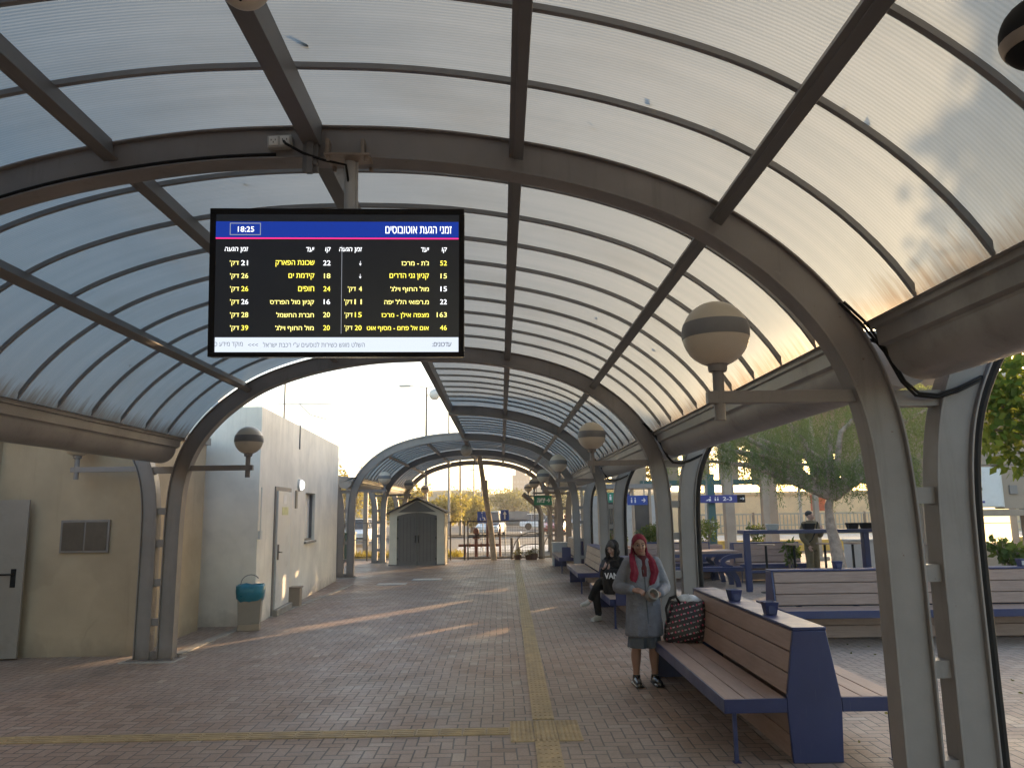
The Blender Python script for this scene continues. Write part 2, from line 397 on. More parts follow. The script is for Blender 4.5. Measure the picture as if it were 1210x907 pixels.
M['resin_r'] = mat('brown_shed_roof', (.12, .10, .09), .7, 0, .15, 9, .3, 50)
# ------------------------------------------------------------------ ground
def sheet(name, poly, z, m, div=0):
    me = bpy.data.meshes.new(name)
    me.from_pydata([(x, y, z) for x, y in poly], [], [tuple(range(len(poly)))]); me.materials.append(m)
    o = bpy.data.objects.new(name, me); COL.objects.link(o); tag(o, kind='structure'); return o
sheet('ground', [(-1500, -400), (1500, -400), (1500, 3000), (-1500, 3000)], -.03, M['dirt'])
sheet('plaza_pavement', [(-14, -12), (30, -12), (30, 30.6), (-14, 30.6)], 0.0, M['pavers'])
sheet('parking_lot', [(-60, 31.2), (11, 31.2), (30, 100), (-60, 100)], -.008, M['asphalt'])
lines = MB()
for i in range(11):
    lines.box((-20+i*3.1, 66, -.003), (.12, 5, .002))
for i in range(5):
    lines.box((-.4+.95*i*0+.9, 36+i*1.3, -.003), (5.4, .5, .002))
tag(lines.build('road_marking', M['sign_w']), kind='structure')
kb = MB()
kp = [(-4.37, 10.75), (-4.29, 13.72), (-3.95, 18.45), (-3.9, 20.4)]
for (a, b) in zip(kp[:-1], kp[1:]):
    n = max(1, int((b[1]-a[1])/.5))
    for i in range(n):
        p = (a[0]+(b[0]-a[0])*i/n, a[1]+(b[1]-a[1])*i/n); q = (a[0]+(b[0]-a[0])*(i+.96)/n, a[1]+(b[1]-a[1])*(i+.96)/n)
        kb.bar((p[0], p[1], -.02), (q[0], q[1], -.02), .13, .07)
tag(kb.build('kerb', M['conc'], bevel=.004), kind='structure')
ke = MB(); ke.b2((-14, 30.6, -.05), (11, 30.75, .06)); tag(ke.build('kerb', M['conc'], bevel=.01), kind='structure')
# tactile guidance strip along the hall, cross strip and warning field
tb = MB(); ribs = MB()
def tx(y): return .355 + (y-6.88)*.0095
y = 4.6
while y < 29.5:
    if not (6.55 < y+.1 < 7.15):
        x = tx(y+.1)
        tb.box((x, y+.1, .003), (.194, .194, .012))
        for i in range(4):
            for j in range(2):
                ribs.box((x-.066+.044*i, y+.052+.096*j, .0105), (.02, .076, .006))
    y += .2
for i in range(3):
    for j in range(3):
        cx, cy = tx(6.85)-.2+.2*i, 6.65+.2*j
        tb.box((cx, cy, .003), (.194, .194, .012))
        for a in range(5):
            for b in range(5): ribs.lathe([(.013, .008), (.009, .0135), (.0, .0137)], (cx-.076+.038*a, cy-.076+.038*b, 0), 6)
x = tx(6.85)-.4
while x > -7.5:
    tb.box((x, 6.86, .003), (.194, .194, .012))
    for i in range(3): ribs.box((x, 6.86-.055+.055*i, .0105), (.17, .024, .006))
    x -= .2
tag(tb.build('tactile_paving', M['tact'], smooth=0), kind='structure')
tag(ribs.build('tactile_paving', M['tact'], smooth=0), kind='structure')
M['lid'] = mat('pale_concrete_lid', (.58, .53, .47), .8, 0, .1, 4, .2, 50, dirt=.3)
for (cx, cy, w, l, lab) in ((-2.85, 20.4, .75, .5, 'nearer of two pale manhole covers set in the paving before the shed'), (-2.05, 21.6, .8, .5, 'farther of two pale manhole covers set in the paving before the shed')):
    t = thing('manhole_cover', lab, 'manhole cover', (cx, cy, 0), 0, 'manhole covers')
    mb = MB(); mb.box((0, 0, .002), (w, l, .012)); mb.build('rim', M['rail'], t)
    mb = MB(); mb.box((0, 0, .006), (w-.1, l-.1, .012)); mb.build('lid', M['lid'], t)
# earth bank and hills beyond
def hill(name, cx, cy, rx, ry, h, m, seed):
    rs = np.random.RandomState(seed); n = 40; mb = MB(); vs = []; fs = []
    ph = rs.rand(6)*6
    for j in range(n+1):
        for i in range(n+1):
            u, v = i/n*2-1, j/n*2-1; r = math.hypot(u, v)
            z = h*max(0, 1-r*r)**1.3*(1+.18*math.sin(u*5+ph[0])+.15*math.sin(v*7+ph[1])+.08*math.sin(u*13+ph[2]))-.5
            vs.append((cx+u*rx, cy+v*ry, z))
    for j in range(n):
        for i in range(n): fs.append((j*(n+1)+i, j*(n+1)+i+1, (j+1)*(n+1)+i+1, (j+1)*(n+1)+i))
    mb.add(vs, fs); tag(mb.build(name, m, smooth=60), kind='structure')
M['scrub'] = mat('dry_scrub_hillside', (.12, .105, .05), .95, 0, .45, .25, .6, 3)
hill('hill', -35, 190, 60, 50, 10, M['scrub'], 3)
hill('hill', 20, 210, 75, 60, 8.5, M['scrub'], 5)
# ------------------------------------------------------------------ canopy
CXN = -1.08; Y0 = 4.2; S = 6.1
OUT = smooth_curve([(0, 4.11), (.6, 4.095), (1.16, 4.02), (1.66, 3.91), (2.15, 3.74), (2.5, 3.54), (2.87, 3.24), (3.16, 2.87), (3.33, 2.43), (3.38, 1.9), (3.38, 1.0), (3.38, 0.0)], 2)
canopy = thing('station_canopy', 'long arched walkway canopy of grey steel ribs with translucent ribbed roof sheets', 'canopy')
def swept(mb, prof_a, prof_b, y0, y1):
    """closed strip between two curves (u,z) extruded from y0 to y1, world x already applied"""
    rings = []
    for a, b in zip(prof_a, prof_b):
        rings.append([(a[0], y0, a[1]), (a[0], y1, a[1]), (b[0], y1, b[1]), (b[0], y0, b[1])])
    mb.ringlist(rings)
def side_pts(pts, sg): return [(CXN+sg*u, z) for u, z in pts]
def full_pts(pts): return side_pts(pts[::-1], -1) + side_pts(pts, 1)[1:]
D1 = offset_curve(OUT, -.205); D0 = offset_curve(OUT, -.012); D2 = offset_curve(OUT, -.193)
OC_IN = smooth_curve([(3.475, 0), (3.475, 1.0), (3.475, 1.6), (3.49, 2.05), (3.555, 2.42), (3.70, 2.75), (3.86, 2.98)], 2)
OC_OUT = offset_curve(OC_IN, -.205)
rung_z = [.07, .48, .98, 1.48, 1.9]
def arch(k, sides):
    y = Y0+S*k; fr = MB()
    web0, web1 = y+.028, y+.122
    def P(p): return full_pts(p) if sides == 2 else side_pts(p, 1)
    swept(fr, P(D0), P(D2), web0, web1)
    swept(fr, P(OUT), P(D0), y, y+.15)
    swept(fr, P(D2), P(D1), y, y+.15)
    for sg in ((-1, 1) if sides == 2 else (1,)):
        fr.box((CXN+sg*3.28, y+.075, .01), (.34, .26, .02))
        for u in (3.16, 3.4):
            for dy in (-.02, .17): fr.lathe([(.016, .02), (.016, .045), (.006, .05)], (CXN+sg*u, y+dy, 0), 6)
    a = fr.build('arch_frame', M['steel'], canopy, bevel=.003)
    for sg in ((-1, 1) if sides == 2 else (1,)):
        oc = MB(); f0 = side_pts(OC_IN, sg); f3 = side_pts(OC_OUT, sg)
        f1 = side_pts(offset_curve(OC_IN, -.012), sg); f2 = side_pts(offset_curve(OC_IN, -.193), sg)
        swept(oc, f1, f2, web0, web1); swept(oc, f0, f1, y, y+.15); swept(oc, f2, f3, y, y+.15)
        oc.box((CXN+sg*3.6, y+.075, .0105), (.28, .26, .021))
        oc.build('outer_column', M['steel'], a, bevel=.003)
        for z in rung_z:
            r_ = MB(); r_.b2((CXN+sg*3.375, y+.03, z-.045), (CXN+sg*(3.51 if z < 1.7 else 3.55), y+.115, z+.045)); r_.build('rung', M['steel'], a)
        r_ = MB(); r_.b2((CXN+sg*3.32, y+.03, 2.40), (CXN+sg*3.72, y+.115, 2.49)); r_.build('rung', M['steel'], a)
        if sg > 0 and k < 4:
            dp = MB(); c = side_pts(offset_curve(OC_IN, -.25), 1)
            dp.tube([(x, y+.075, z) for x, z in c], .036, 10); dp.build('drainpipe', M['black'], a)
    pd = MB()
    for sg in ((-1, 1) if sides == 2 else (1,)): pd.b2((CXN+sg*3.45-.36, y-.13, -.03), (CXN+sg*3.45+.36, y+.29, .012))
    pd.build('footing', M['conc'], a, bevel=.01)
    return a
SIDES = {-2: 2, -1: 2, 0: 2, 1: 2, 2: 1, 3: 2, 4: 2, 5: 2}
for k, s_ in SIDES.items(): arch(k, s_)
# purlins
def surf(u, off=0.0):
    pts = offset_curve(OUT, off)
    for i, (a, b) in enumerate(zip(pts[:-1], pts[1:])):
        if a[0] <= u <= b[0] and b[0] > a[0]:
            t = (u-a[0])/(b[0]-a[0]); ang = math.atan2(b[1]-a[1], b[0]-a[0])
            return a[1]+(b[1]-a[1])*t, ang
    return pts[-1][1], -1.5
for k in range(-2, 5):
    left_ok = k not in (1, 2)
    for u in (-2.4, -1.2, 0, 1.2, 2.4):
        if u < 0 and not left_ok: continue
        z, ang = surf(abs(u)); sg = 1 if u >= 0 else -1
        y0, y1 = Y0+S*k+.15, Y0+S*(k+1)
        w, h = (.10, .15) if u == 0 else (.062, .13)
        rot = Matrix.Rotation(-ang*sg, 3, 'Y')
        c = Vector((CXN+u, (y0+y1)/2, z)) + rot @ Vector((0, 0, -h/2+.01))
        mb = MB(); mb.box(c, (w, y1-y0, h), M=rot)
        if u != 0:
            c2 = Vector((CXN+u, (y0+y1)/2, z)) + rot @ Vector((w*.42, 0, -h+.008)); mb.box(c2, (w*.9, y1-y0-.01, .012), M=rot)
        mb.build('purlin', M['steel_dark'], canopy, bevel=.003)
# roof sheets (between purlins) and glazing bars
RP = offset_curve(OUT, .045)
def sub_curve(u0, u1, pts):
    return [p for p in pts if u0 <= p[0] <= u1]
dense = smooth_curve(RP, 1)
END_U = max(p[0] for p in dense if p[1] > 2.83)
def curve_between(u0, u1, off=0.0, n=9):
    pts = offset_curve(dense, off); out = []
    # resample by arc through u; near the eaves u is still monotone
    for i in range(n):
        u = max(u0+(u1-u0)*i/(n-1), pts[0][0]+1e-4)
        for a, b in zip(pts[:-1], pts[1:]):
            if a[0] <= u <= b[0]:
                t = (u-a[0])/max(1e-6, b[0]-a[0]); out.append((u, a[1]+(b[1]-a[1])*t)); break
    return out
for k in range(-2, 5):
    y0, y1 = Y0+S*k+.075, Y0+S*(k+1)+.075
    for sg in (-1, 1):
        if sg < 0 and k in (1, 2): continue
        for u0, u1 in ((0, 1.2), (1.2, 2.4), (2.4, END_U)):
            n = 9 if u1 < 2.5 else 12
            top = side_pts(curve_between(u0, u1, .012, n), sg); bot = side_pts(curve_between(u0, u1, 0.0, n), sg)
            m_ = min(len(top), len(bot)); top, bot = top[:m_], bot[:m_]
            mb = MB(); vs = []; fs = []
            # single translucent skin
            for p in bot: vs += [(p[0], y0, p[1]), (p[0], y1, p[1])]
            for i in range(m_-1): fs.append((2*i, 2*i+1, 2*i+3, 2*i+2))
            mb.add(vs, fs); sh = mb.build('roof_sheet', M['roof'], canopy, smooth=0)
            if sum(p.normal.z for p in sh.data.polygons) > 0: sh.data.flip_normals()
            sh.data.shade_smooth()
    # glazing bars: one continuous strip each, eaves to eaves (or eaves to ridge over the open bays)
    two = k not in (1, 2); n = 40
    up, lo, lo2 = (curve_between(0.0, END_U-.05, o_, n) for o_ in (-.004, -.030, -.038))
    m_ = min(len(up), len(lo), len(lo2)); W_ = (lambda c: full_pts(c[:m_])) if two else (lambda c: side_pts(c[:m_], 1))
    for i in range(10):
        yb = Y0+S*k+.04+.61*i
        if abs(yb-Y0-S*k-.075) < .1: continue
        bars = MB(); swept(bars, W_(up), W_(lo), yb-.006, yb+.006); swept(bars, W_(lo), W_(lo2), yb-.014, yb+.014)
        bars.build('glazing_bar', M['bar'], canopy, smooth=50)
# gutters with half-round underside
gp = [(3.12, 2.855), (3.16, 2.87), (3.165, 2.825), (3.195, 2.82), (3.205, 2.735), (3.245, 2.725), (3.255, 2.70)]
gp += [(3.45-.2*math.cos(t), 2.72-.19*math.sin(t)) for t in np.linspace(.0, math.pi, 14)] + [(3.66, 2.86), (3.64, 2.9)]
for k in range(-2, 5):
    for sg in (-1, 1):
        if sg < 0 and k in (1, 2): continue
        y0, y1 = Y0+S*k+.17, Y0+S*(k+1)-.06
        if sg < 0 and k == 3: y0 -= .3
        mb = MB(); mb.prism(side_pts(gp, sg), y0, y1)
        g_ = mb.build('gutter', M['gutter'], canopy, smooth=30)
# cables looped round the gutter ends at the right-hand columns
for k in (0, 1, 2):
    y = Y0+S*k
    mb = MB()
    for j in range(2):
        o = .018*j
        mb.tube([(CXN+3.02+o, y-.02-o, 2.99), (CXN+3.13+o, y-.025-o, 2.87), (CXN+3.25+o, y-.03, 2.70), (CXN+3.33+o, y-.03, 2.53), (CXN+3.40+o*.5, y-.03-o, 2.45+o*.6), (CXN+3.52, y-.035, 2.435+o), (CXN+3.64, y-.03, 2.47+o), (CXN+3.78, y-.01, 2.53+o), (CXN+3.84, y+.05, 2.57)], .0085, 7)
    tag(mb.build('cable', M['black']), ['loop of black cables strapped round the gutter end at the nearest column', 'loop of black cables round the gutter end above the standing woman', 'loop of black cables at the gutter end above the seated girl'][k], 'cable', 'cables at the gutter ends')
# globe lamps
def globe_lamp(name):
    t = thing(name, '', 'lamp')
    mb = MB(); mb.lathe([(0.0, -.19)]+[(.19*math.sin(a), -.19*math.cos(a)) for a in np.linspace(.1, math.pi-.1, 22)]+[(0.0, .19)], (0, 0, .37), 28); mb.build('globe', M['globe'], t, smooth=60)
    mb = MB(); mb.lathe([(math.sqrt(.1925**2-z*z), z) for z in np.linspace(-.028, .062, 7)], (0, 0, .37), 28); b = mb.build('band', M['band'], t, smooth=60)
    mb = MB(); mb.lathe([(.032, -.13), (.032, .15)], n=14); mb.lathe([(.05, .15), (.055, .165), (.055, .185), (.07, .195)], n=14); mb.build('stem', M['steel'], t)
    mb = MB(); mb.b2((-.07, -.03, -.035), (.86, .03, .035)); mb.build('arm', M['steel'], t, bevel=.003)
    return t
lamp0 = globe_lamp('globe_lamp'); used = [0]
def place_lamp(k, sg, label, u=2.33, flip=False):
    o = lamp0 if not used[0] else copy_tree(lamp0); used[0] = 1
    o.location = (CXN+sg*u, Y0+S*k+.075, 2.465)
    o.rotation_euler = (0, 0, (0 if sg > 0 else math.pi)+(math.pi if flip else 0))
    tag(o, label, 'lamp', 'globe lamps on the columns')
ordw = ['nearest', 'second nearest', 'third', 'fourth', 'fifth', 'farthest']
for k in range(6): place_lamp(k, 1, f'{ordw[k]} banded globe lamp in the row down the bench side of the canopy')
place_lamp(1, -1, 'banded globe lamp in front of the white hut wall by the blue-lined bin')
place_lamp(3, -1, 'grey-looking globe lamp beside the far corner of the white hut')
place_lamp(4, -1, 'larger of two sunlit globe lamps above the garden shed roof')
place_lamp(5, -1, 'smaller of two sunlit globe lamps above the garden shed roof')
place_lamp(1, -1, 'lamp arm in front of the beige wall with its globe hidden by the gutter', 4.62, True)
for (x, y, z, lab) in ((-1.14, 25.6, 3.84, 'white globe lamp hanging under the far end of the ridge'),):
    t = thing('pendant_globe', lab, 'lamp', (x, y, z))
    mb = MB(); mb.ball((0, 0, 0), .19, 20, 14); mb.build('globe', M['globe'], t, smooth=60)
    mb = MB(); mb.lathe([(.03, .16), (.03, .3)]); mb.lathe([(.16, .165), (.16, .195), (.03, .21)], n=20); mb.build('ceiling_plate', M['steel'], t)
# ------------------------------------------------------------------ buildings on the open side
BW = [(-4.16, 13.3), (-4.56, 21.6)]
t = thing('white_hut', 'white rendered flat-roofed utility hut with a pale door and shuttered window', 'building', (0, 0, 0))
ang = math.atan2(BW[1][0]-BW[0][0], BW[1][1]-BW[0][1])   # tilt of the long wall from +Y
def hw(s, d, z):   # along wall, out of wall (towards +x), height
    L = math.hypot(BW[1][0]-BW[0][0], BW[1][1]-BW[0][1]); ux, uy = (BW[1][0]-BW[0][0])/L, (BW[1][1]-BW[0][1])/L
    return (BW[0][0]+ux*s+uy*d, BW[0][1]+uy*s-ux*d, z)
def hbox(mb, a, b):
    vs = [hw(s, d, z) for z in (a[2], b[2]) for d in (a[1], b[1]) for s in (a[0], b[0])]
    mb.add(vs, [(0, 2, 3, 1), (4, 5, 7, 6), (0, 1, 5, 4), (2, 6, 7, 3), (1, 3, 7, 5), (0, 4, 6, 2)])
wl = MB(); L = 8.31
# long wall with door and window openings: door s 1.13..2.42, window 3.9..5.05
DS, DE, DZ = 1.15, 2.35, 2.30; WS, WE, W0, W1 = 3.92, 5.03, 1.23, 2.32
for (s0, s1, z0, z1) in ((0, DS, 0, 3.70), (DS, DE, DZ, 3.70), (DE, WS, 0, 3.70), (WS, WE, 0, W0), (WS, WE, W1, 3.70), (WE, L, 0, 3.70)):
    hbox(wl, (s0, -.22, z0-.02), (s1, 0, z1))
hbox(wl, (0, -3.6, -.02), (.22, -.22, 3.70)); hbox(wl, (L-.22, -3.6, -.02), (L, -.22, 3.70)); hbox(wl, (.22, -3.6, -.02), (L-.22, -3.4, 3.70))
wl.build('wall', M['white_wall'], t, smooth=0)
mb = MB(); hbox(mb, (.2, -3.4, 3.3), (L-.2, -.2, 3.45)); mb.build('roof', M['conc'], t)
mb = MB()
for (a, b) in (((DS-.05, -.05, 0), (DS+.03, .025, DZ+.05)), ((DE-.03, -.05, 0), (DE+.05, .025, DZ+.05)), ((DS+.03, -.05, DZ-.02), (DE-.03, .025, DZ+.05))): hbox(mb, a, b)
fr = mb.build('door_frame', M['steel'], t)
mb = MB(); hbox(mb, (DS+.04, -.04, .12), (DE-.04, .055, DZ-.03)); dr = mb.build('door', M['white_door'], t, bevel=.004)
mb = MB(); hbox(mb, (DS+.08, .05, 1.0), (DS+.14, .075, 1.28)); mb.bar(hw(DS+.11, .10, 1.14), hw(DS+.25, .10, 1.13), .022, .022); mb.bar(hw(DS+.11, .05, 1.14), hw(DS+.11, .11, 1.14), .022, .022); mb.build('handle', M['steel_dark'], dr)
mb = MB(); hbox(mb, (DS+.35, .055, 1.82), (DS+.85, .06, 1.97)); mb.build('notice', mat('pale_yellow_notice', (.55, .56, .30), .5), dr)
mb = MB(); hbox(mb, (DS+.45, .055, 2.03), (DS+.7, .06, 2.2)); mb.build('notice', M['sign_w'], dr)
mb = MB(); hbox(mb, (DS-.02, -.05, -.01), (DE+.02, .12, .115)); mb.build('doorstep', M['conc'], t, bevel=.008)
mb = MB()
for (a, b) in (((WS, -.2, W0), (WS+.05, -.06, W1)), ((WE-.05, -.2, W0), (WE, -.06, W1)), ((WS+.05, -.2, W1-.05), (WE-.05, -.06, W1)), ((WS+.05, -.2, W0), (WE-.05, -.06, W0+.05))): hbox(mb, a, b)
wf = mb.build('window', M['steel_dark'], t)
mb = MB(); hbox(mb, (WS+.05, -.15, W0+.05), (WE-.05, -.12, W1-.05)); mb.build('shutter', M['white_door'], wf)
mb = MB(); hbox(mb, (WS-.04, -.05, W0-.05), (WE+.04, .05, W0-.005)); mb.build('sill', M['conc'], wf)
o = thing('bulkhead_lamp', 'small round white lamp on the hut wall between door and window', 'lamp', hw(2.72+.45, 0, 2.44), -ang)
mb = MB(); rot = Matrix.Rotation(R(90), 3, 'Y'); mb.lathe([(.13, 0), (.13, .03), (.11, .05)], n=20, M=rot); mb.build('base', M['white_p'], o)
mb = MB(); mb.lathe([(.105, .045), (.10, .08), (.07, .11), (.0, .125)], n=20, M=rot); mb.build('diffuser', emis('lit_lamp_diffuser', (1, .97, .9), 1.2), o, smooth=60)
mb = MB(); hbox(mb, (2.85, 0, 1.95), (2.98, .03, 2.32)); tag(mb.build('vent_grille', mat('tan_vent', (.34, .29, .22), .6)), 'narrow tan vent grille on the white hut wall beside the door', 'vent')
mb = MB(); hbox(mb, (2.86, .031, 1.97), (2.97, .036, 2.30))
mb = MB(); hbox(mb, (2.55, 0, .0), (2.78, .22, .36)); hbox(mb, (2.53, 0, .36), (2.8, .24, .39))
tag(mb.build('meter_box', M['beige_col'], bevel=.008), 'low stone-coloured meter box at the foot of the hut wall', 'meter box')
mb = MB(); hbox(mb, (-.005, -.3, 0), (-.004, -.2, .01))
mb = MB(); mb.tube([hw(.06, .03, 2.3), hw(.06, .03, 1.55)], .012, 6); hbox(mb, (.02, 0, 1.42), (.12, .05, 1.56)); tag(mb.build('wall_switch', M['white_p']), 'small white switch box near the front corner of the hut', 'switch box')
mb = MB(); hp = hw(2.2, -2.0, 3.45); mb.tube([(-5.11, 18, 3.4), (-5.11, 18, 5.3)], .022, 8); mb.bar((-5.3, 18, 4.42), (-4.0, 18.05, 4.40), .018, .018); mb.tube([(-4.75, 18, 4.4), (-4.5, 18.02, 4.15), (-4.1, 18, 4.03)], .012, 6)
tag(mb.build('aerial_mast', M['steel']), 'thin aerial mast with a cross wire on the hut roof', 'aerial')
mb = MB(); mb.tube([hw(3.1, .012, 3.72), hw(3.1, .012, 3.2)], .016, 6); tag(mb.build('drip_pipe', M['steel']), 'short dark stain pipe hanging below the hut parapet', 'pipe')
# pale skylight roof behind the hut
t = thing('skylight_building', 'grey pyramid skylight showing above the hut parapet', 'building', (-6.95, 17.2, 0))
mb = MB(); mb.b2((-1.2, -1.2, 3.3), (1.2, 1.2, 3.9)); mb.build('wall', M['white_wall'], t)
mb = MB(); mb.add([(-1.25, -1.25, 3.9), (1.25, -1.25, 3.9), (1.25, 1.25, 3.9), (-1.25, 1.25, 3.9), (0, 0, 5.1)], [(0, 1, 4), (1, 2, 4), (2, 3, 4), (3, 0, 4), (3, 2, 1, 0)]); mb.build('roof', M['rail'], t, smooth=0)
# ribbed roof of the next canopy beyond the hut
t = thing('side_canopy', 'lower ribbed white canopy roof seen past the end of the hut', 'canopy', (-9.9, 33.5, 0))
mb = MB(); rg = []
for i in range(53):
    yy = -2.9+.11*i; zz = .035*(i % 2)
    rg.append([(3.9*math.cos(a), yy, 3.0+1.7*math.sin(a)+zz) for a in np.linspace(0, math.pi, 18)])
mb.ringlist(rg, cap=False, closed=False); mb.build('roof', M['white_p'], t, smooth=0)
for x in (-3.7, 3.7):
    for y_ in (-2, 2):
        mb = MB(); mb.box((x, y_, 1.52), (.2, .15, 3.04)); mb.build('column', M['steel'], t, bevel=.005)
# beige building nearest the camera
t = thing('beige_building', 'shaded beige rendered building with a grey metal door', 'building', (0, 0, 0))
BY = 10.72
mb = MB(); mb.b2((-6.93, BY, -.02), (-4.95, BY+2.2, 3.0)); mb.b2((-12, BY-.1, 2.08), (-6.93, BY+2.2, 3.0)); mb.b2((-12, BY-.1, -.02), (-7.42, BY+2.2, 2.08)); mb.b2((-7.42, BY+.4, -.02), (-6.93, BY+2.2, 2.08)); mb.b2((-12, -9, -.02), (-7.45, BY-.1, 3.0))
mb.build('wall', M['beige_wall'], t, smooth=0)
mb = MB(); mb.b2((-12.1, -9.1, 3.001), (-7.38, BY-.2, 3.9)); mb.b2((-12.1, BY-.16, 3.0), (-4.9, BY+2.25, 3.12)); mb.build('roof', M['conc'], t)
dm = MB(); dm.b2((-.02, -.022, .02), (1.02, .022, 2.08)); dr = dm.build('door', M['grey_door'], t, bevel=.004, loc=(-7.40, BY-.30, 0)); dr.rotation_euler = (0, 0, R(8))
mb = MB(); mb.b2((.87, -.035, .93), (.93, -.02, 1.17)); mb.tube([(.9, -.03, 1.10), (.9, -.075, 1.10), (.74, -.08, 1.10)], .012, 8); mb.build('handle', M['black'], dr)
mb = MB(); mb.b2((.13, -.027, 1.30), (.32, -.0225, 1.46)); mb.build('notice', M['sign_w'], dr)
mb = MB(); mb.b2((.12, -.028, 1.425), (.3, -.0275, 1.435)); mb.b2((.15, -.028, 1.39), (.28, -.0275, 1.398))
t = thing('wall_cabinet', 'flat grey double-leaf cover plate on the beige wall', 'wall cabinet', (-5.69, BY, 1.58), 0)
mb = MB(); mb.box((0, -.02, 0), (.66, .04, .44)); mb.build('frame', M['steel'], t, bevel=.004)
for x in (-.155, .16):
    mb = MB(); mb.box((x, -.044, 0), (.29, .012, .38)); mb.build('door', mat('scuffed_cover_plate', (.10, .085, .07), .4, .2, .2, 5, dirt=.5), t, bevel=.003)
# waste bin with a blue liner
t = thing('litter_bin', 'grey litter bin lined with a turquoise bag in front of the white hut', 'bin', (-4.1, 12.88, 0), .2)
mb = MB(); mb.b2((-.17, -.15, .0), (.17, .15, .1)); mb.build('base', M['beige_col'], t, bevel=.01)
mb = MB()
mb.ringlist([[(a*w, b*w*.85, z) for a, b in ((-1, -1), (1, -1), (1, 1), (-1, 1))] for w, z in ((.165, .1), (.19, .64), (.195, .64))]); mb.build('body', M['grey_door'], t, bevel=.012)
k_ = np.linspace(0, 2*math.pi, 29)[:-1]; rs = np.random.RandomState(4); mb = MB(); rg = []
for w, z, j in ((.185, .46, .012), (.215, .50, .02), (.225, .60, .015), (.222, .70, .01), (.20, .715, .008), (.17, .66, .01), (.15, .45, .01)):
    rr = []
    for a in k_:
        q = 1/max(abs(math.cos(a)), abs(math.sin(a)))**.75
        rr.append((w*math.cos(a)*q*(1+rs.randn()*j), w*.86*math.sin(a)*q*(1+rs.randn()*j), z+rs.randn()*j*.9))
    rg.append(rr)
mb.ringlist(rg, cap=False); mb.build('liner', mat('turquoise_bin_bag', (.015, .17, .25), .3, 0, .2, 8), t, smooth=60)
mb = MB(); mb.tube([(-.17, .12, .7)]+[(-.02+.15*math.cos(a), .12, .72+.14*math.sin(a)) for a in np.linspace(math.pi, .6, 9)], .008, 6); mb.build('hoop', M['steel'], t)
# ------------------------------------------------------------------ garden shed at the far end
t = thing('garden_shed', 'small resin garden shed with dark double doors and pale walls under the far arches', 'shed', (-2.96, 27.3, 0))
W, D_, EH, PH = 1.94, 1.7, 1.82, 2.28
mb = MB(); w2 = W/2
mb.prism([(-w2, 0), (-w2+.27, 0), (-w2+.27, EH-.12), (-w2, EH-.12)], 0, .07); mb.prism([(w2-.27, 0), (w2, 0), (w2, EH-.12), (w2-.27, EH-.12)], 0, .07)
arc = [(x, EH-.12+.12*(1-(x/(w2-.27))**2)) for x in np.linspace(-w2+.27, w2-.27, 13)]
mb.prism([(-w2, EH-.12)]+arc+[(w2, EH-.12), (w2, EH), (0, PH-.03), (-w2, EH)], 0, .07)
mb.b2((-w2, .07, 0), (-w2+.06, D_, EH-.01)); mb.b2((w2-.06, .07, 0), (w2, D_, EH-.01)); mb.b2((-w2+.06, D_-.06, 0), (w2-.06, D_, EH-.01))
mb.prism([(-w2+.06, EH-.01), (w2-.06, EH-.01), (0, PH-.06)], D_-.06, D_)
for i in range(9): mb.b2((w2, .12+i*.17, .03), (w2+.012, .2+i*.17, EH-.06))
mb.build('wall', M['resin_l'], t, bevel=.004)
mb = MB(); mb.prism([(-w2+.3, EH+.01), (w2-.3, EH+.01), (.02, PH-.06), (-.02, PH-.06)], -.012, -.001); mb.build('gable_trim', M['resin_d'], t)
for sg in (-1, 1):
    mb = MB(); pts = [(sg*.006, .03)]+[(sg*.006, EH-.01)]+[(sg*x, EH-.125+.12*(1-(x/(w2-.27))**2)) for x in np.linspace(.05, w2-.285, 8)]+[(sg*(w2-.285), .03)]
    mb.prism(pts, .012, .06); 
    d = mb.build('door', M['resin_d'], t, bevel=.003)
    for i in range(5):
        q = MB(); q.b2((sg*(.1+.125*i)-.004, .006, .12), (sg*(.1+.125*i)+.004, .013, EH-.16)); q.build('panel_groove', M['black'], d)
    q = MB(); q.tube([(sg*.06, .01, .78), (sg*.06, -.035, .82), (sg*.05, -.04, .9), (sg*.06, -.035, .98), (sg*.06, .01, 1.02)], .014, 8); q.build('handle', M['black'], d)
    for z in (.18, .9, 1.55):
        q = MB(); q.b2((sg*(w2-.30)-.02, -.006, z), (sg*(w2-.30)+.02, .014, z+.07)); q.build('hinge', M['black'], d)
mb = MB()
for sg in (-1, 1):
    a = (sg*(w2+.10), EH-.06); b = (0, PH); n_ = (a[1]-b[1], -(a[0]-b[0])); L_ = math.hypot(*n_); q = (n_[0]/L_*.05*sg*-1, n_[1]/L_*.05)
    mb.prism([a, b, (b[0], b[1]+.055), (a[0], a[1]+.055)], -.12, D_+.1)
mb.build('roof', M['resin_r'], t, bevel=.004)
mb = MB(); mb.b2((-w2-.02, -.03, 0), (w2+.02, D_+.02, .035)); mb.build('floor_edge', M['resin_d'], t)
